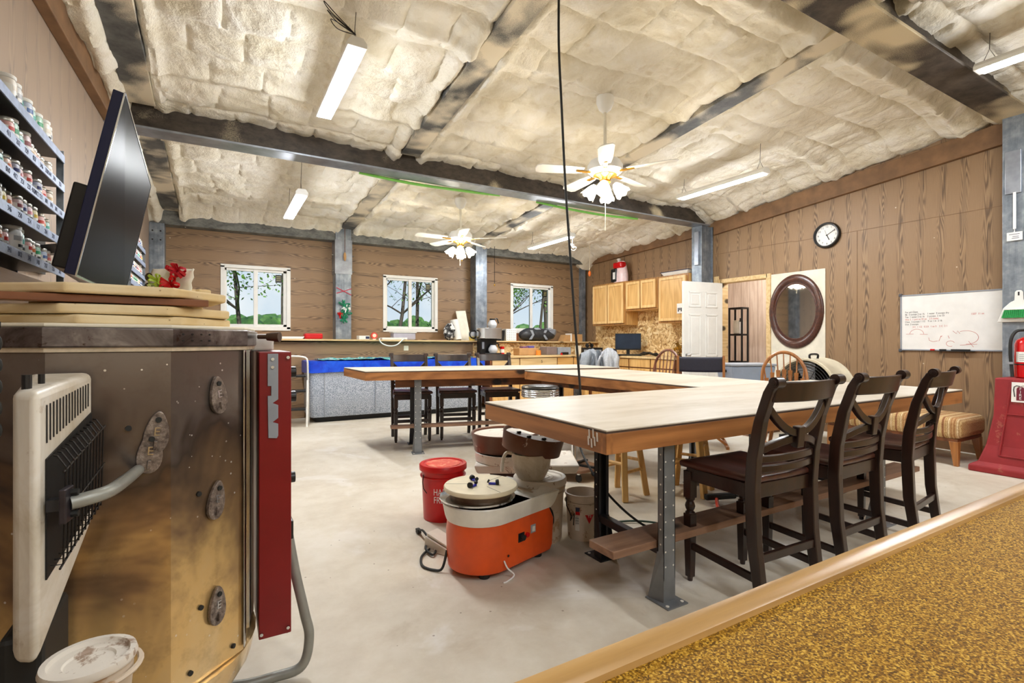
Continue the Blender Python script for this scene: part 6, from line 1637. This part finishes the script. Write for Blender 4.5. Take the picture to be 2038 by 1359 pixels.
# chair heaped with jackets before the counter
t=thing('wooden_chair','pale wooden chair carrying jackets in front of the corner counter','chair',(5.52,6.62,0),R(-35))
MB().box((0,0,.44),(.42,.42,.03)).build('seat',M['blond'],t,bevel=.006)
for sx in (-1,1):
    MB().bar((sx*.19,-.19,0),(sx*.18,-.18,.43),.036,.036).build('leg',M['blond'],t,bevel=.004);MB().bar((sx*.19,.2,0),(sx*.19,.22,.92),.036,.036).build('back_post',M['blond'],t,bevel=.004)
for z in (.62,.78,.90): MB().bar((-.19,.215,z),(.19,.215,z),.02,.05).build('back_slat',M['blond'],t,bevel=.003)
def drape(name,lab,loc,rz,w,mat,seed):
    m=MB()
    def fn(u,v):
        x=(u-.5)*w*(1+.35*abs(v-.5)*2);a=(v-.5)*2
        y=.10*math.tanh(a*3)+.045*math.sin(u*15+seed)*abs(a);z=.0-.42*abs(a)**1.25*(1+.35*noise.noise((u*3.5,seed,1.)))+.03*noise.noise((u*6,v*5,seed))-.10*(2*u-1)**2;y+=.035*noise.noise((u*9,v*3,seed+2.));x+=.03*noise.noise((u*3,v*6,seed+5.))
        return (x,y,z)
    m.grid(fn,34,26);o=m.build(name,mat,None,smooth=True,solid=.006);o.location=loc;o.rotation_euler=(0,0,rz);return tag(o,lab,'jacket','jackets heaped on the chair')
drape('jacket','grey jacket draped over the left of the pale chair back',(5.52,6.80,1.03),R(-35),.34,M['gfab'],1)
drape('jacket','darker grey jacket folded over the middle of the pale chair back',(5.60,6.72,1.0),R(-20),.24,M['gfabd'],2)
drape('jacket','light grey jacket draped over the right of the pale chair back',(5.74,6.60,1.035),R(-45),.32,plain('pale_jersey',(178,182,188),.8,0,.15,40),4)
# grey storage totes and drum fan behind the tables
t=thing('storage_tote','grey blue plastic tote on top of the stack near the doorway','tote',(5.88,4.12,.46),R(-25))
def tote(t):
    MB().hexa([(-.24,-.17,0),(.24,-.17,0),(.24,.17,0),(-.24,.17,0)],[(-.29,-.21,.38),(.29,-.21,.38),(.29,.21,.38),(-.29,.21,.38)]).build('body',plain('blue_grey_tote',(150,164,186),.4,0,.06,8),t,bevel=.02)
    MB().bb(-.305,.305,-.225,.225,.38,.41).build('rim_lid',M['grey'],t,bevel=.008)
    for s in (-1,1): MB().bb(s*.30-.03,s*.30+.03,-.06,.06,.30,.33).build('grip',M['black'],t,bevel=.004)
tote(t);t['group']='stacked totes'
dup(t,(5.88,4.12,.04),R(-25),'grey blue plastic tote underneath, at the bottom of the stack near the doorway')
b=MB().bb(5.55,6.2,3.85,4.4,0,.038).build('pallet_board',M['plank'],None);tag(b,'flat board on the floor under the stacked totes','board')
t=thing('wire_rack','white wire rack standing at the left of the stacked totes','rack',(5.62,4.42,0))
for z in (.1,.45,.84): MB().tube([(-.09,-.13,z),(.09,-.13,z),(.09,.13,z),(-.09,.13,z)],.006,6,closed=True).build('shelf_ring',M['white'],t)
for x in (-.09,.09):
    for y in (-.13,.13): MB().cyl((x,y,0),(x,y,.88),.007,n=8).build('post',M['white'],t)
FZ=.605
fa=math.atan2(-3.25,-5.75)-R(32)
t=thing('drum_fan','large cream drum fan with black wire grille by the right wall','fan',(5.86,3.24,0),fa)
F=Matrix.Translation((0,0,FZ)) @ Matrix.Rotation(R(90),4,'Y')
MB().lathe([(.335,-.19),(.355,-.19),(.36,-.165),(.35,-.15),(.35,.15),(.36,.165),(.355,.19),(.335,.19),(.335,-.19)],56,M=F,close=False).build('drum',plain('cream_drum',(214,206,182),.4,.1,.1,8),t,smooth=True)
g=MB()
for r in [.04+.03*k for k in range(10)]: g.tube([(.195,r*math.cos(2*PI*i/40),FZ+r*math.sin(2*PI*i/40)) for i in range(40)],.0035,4,closed=True)
for k in range(6): a=PI/6*k;g.tube([(.19,.33*math.cos(a),FZ+.33*math.sin(a)),(.19,-.33*math.cos(a),FZ-.33*math.sin(a))],.004,5)
g.build('wire_grille',M['black'],t)
MB().cyl((-.10,0,FZ),(.10,0,FZ),.09,n=24).build('motor',M['black'],t,bevel=.01)
for k in range(4):
    a=PI/2*k+.3;m=MB();m.prism([(.07,-.05),(.31,-.11),(.31,.09),(.07,.05)],-.004,.004,Matrix.Translation((.03,0,FZ)) @ Matrix.Rotation(a,4,'X') @ Matrix.Rotation(R(90),4,'Y') @ Matrix.Rotation(R(90),4,'Z') @ Matrix.Rotation(R(25),4,'X'));m.build('fan_blade',M['grey'],t)
MB().cyl((-.18,0,FZ),(-.175,0,FZ),.335,n=48).build('rear_guard',M['blackmat'],t)
MB().tube(smoothpath([(-.07,0,.95),(-.07,0,1.0),(.07,0,1.0),(.07,0,.95)],5),.012,8).build('carry_handle',M['black'],t,smooth=True)
for s in (-1,1):
    MB().bar((-.16,s*.30,.03),(.16,s*.30,.03),.03,.06).build('foot_bar',M['black'],t)
    MB().bar((0,s*.30,.05),(0,s*.30,FZ-.16),.03,.03).build('leg',M['black'],t)
# ------------------------------------------------------------------ daylight and exposure
W=bpy.data.worlds.new('world');S.world=W;W.use_nodes=True
nt=W.node_tree;bg=nt.nodes['Background']
tc=nt.nodes.new('ShaderNodeTexCoord');sx=nt.nodes.new('ShaderNodeSeparateXYZ');nt.links.new(tc.outputs['Generated'],sx.inputs[0])
cr=nt.nodes.new('ShaderNodeValToRGB');e=cr.color_ramp.elements
e[0].position=.0;e[0].color=lin((232,240,246));e[1].position=.35;e[1].color=lin((120,178,232))
nt.links.new(sx.outputs[2],cr.inputs[0])
nz=nt.nodes.new('ShaderNodeTexNoise');nz.inputs['Scale'].default_value=5;nz.inputs['Detail'].default_value=5
nt.links.new(tc.outputs['Generated'],nz.inputs[0])
c2=nt.nodes.new('ShaderNodeValToRGB');c2.color_ramp.elements[0].position=.5;c2.color_ramp.elements[1].position=.68
nt.links.new(nz.outputs[0],c2.inputs[0])
mx=nt.nodes.new('ShaderNodeMix');mx.data_type='RGBA';nt.links.new(c2.outputs[0],mx.inputs[0]);nt.links.new(cr.outputs[0],mx.inputs[6]);mx.inputs[7].default_value=(1,1,1,1)
nt.links.new(mx.outputs[2],bg.inputs[0]);bg.inputs[1].default_value=.72
def area(name,loc,sx_,sy_,pw,col=(.93,.965,1),rot=(0,0,0)):
    l=bpy.data.lights.new(name,'AREA');l.shape='RECTANGLE';l.size=sx_;l.size_y=sy_;l.energy=pw;l.color=col
    o=bpy.data.objects.new(name,l);COL.objects.link(o);o.location=loc;o.rotation_euler=rot;return o
def point(name,loc,pw,col=(1,.9,.75),r=.05):
    l=bpy.data.lights.new(name,'POINT');l.energy=pw;l.color=col;l.shadow_soft_size=r
    o=bpy.data.objects.new(name,l);COL.objects.link(o);o.location=loc;return o
for i,(x,y,z,L) in enumerate(TUBES): (area('tube_and_fill_light',(x,y,z-.062),.1,L,TUBE_W),[point('tube_glow',(x,y+s*L*.3,z-.11),TUBE_UP,(.95,.975,1),.05) for s in (-1,0,1)])
for (x,y,z) in FANS: point('fan_lamp',(x,y,z),28)
# unseen fill lamps added behind the camera, without fixtures
for x,y in ((1.0,-.6),(3.4,-1.2),(5.2,-1.4),(.2,-2.3),(2.6,-2.4)): area('tube_and_fill_light',(x,y,3.25),.12,1.2,TUBE_W)
sun=bpy.data.lights.new('sun','SUN');sun.energy=3.5;sun.angle=R(1);so=bpy.data.objects.new('sun',sun);COL.objects.link(so)
so.rotation_euler=(R(52),0,R(-15))
point('far_room_fill',(7.35,4.95,2.3),30,(1,.95,.88),.1)  # unseen fill point added to brighten the room past the doorway
S.view_settings.view_transform='Standard';S.view_settings.look='None';S.view_settings.gamma=1;S.view_settings.exposure=EXPO
S.view_settings.use_curve_mapping=False
c=S.cycles
c.use_denoising=True
try: c.denoiser='OPENIMAGEDENOISE'
except Exception: pass
c.max_bounces=8;c.diffuse_bounces=5;c.glossy_bounces=4;c.transmission_bounces=6;c.sample_clamp_indirect=6;c.caustics_reflective=False;c.caustics_refractive=False
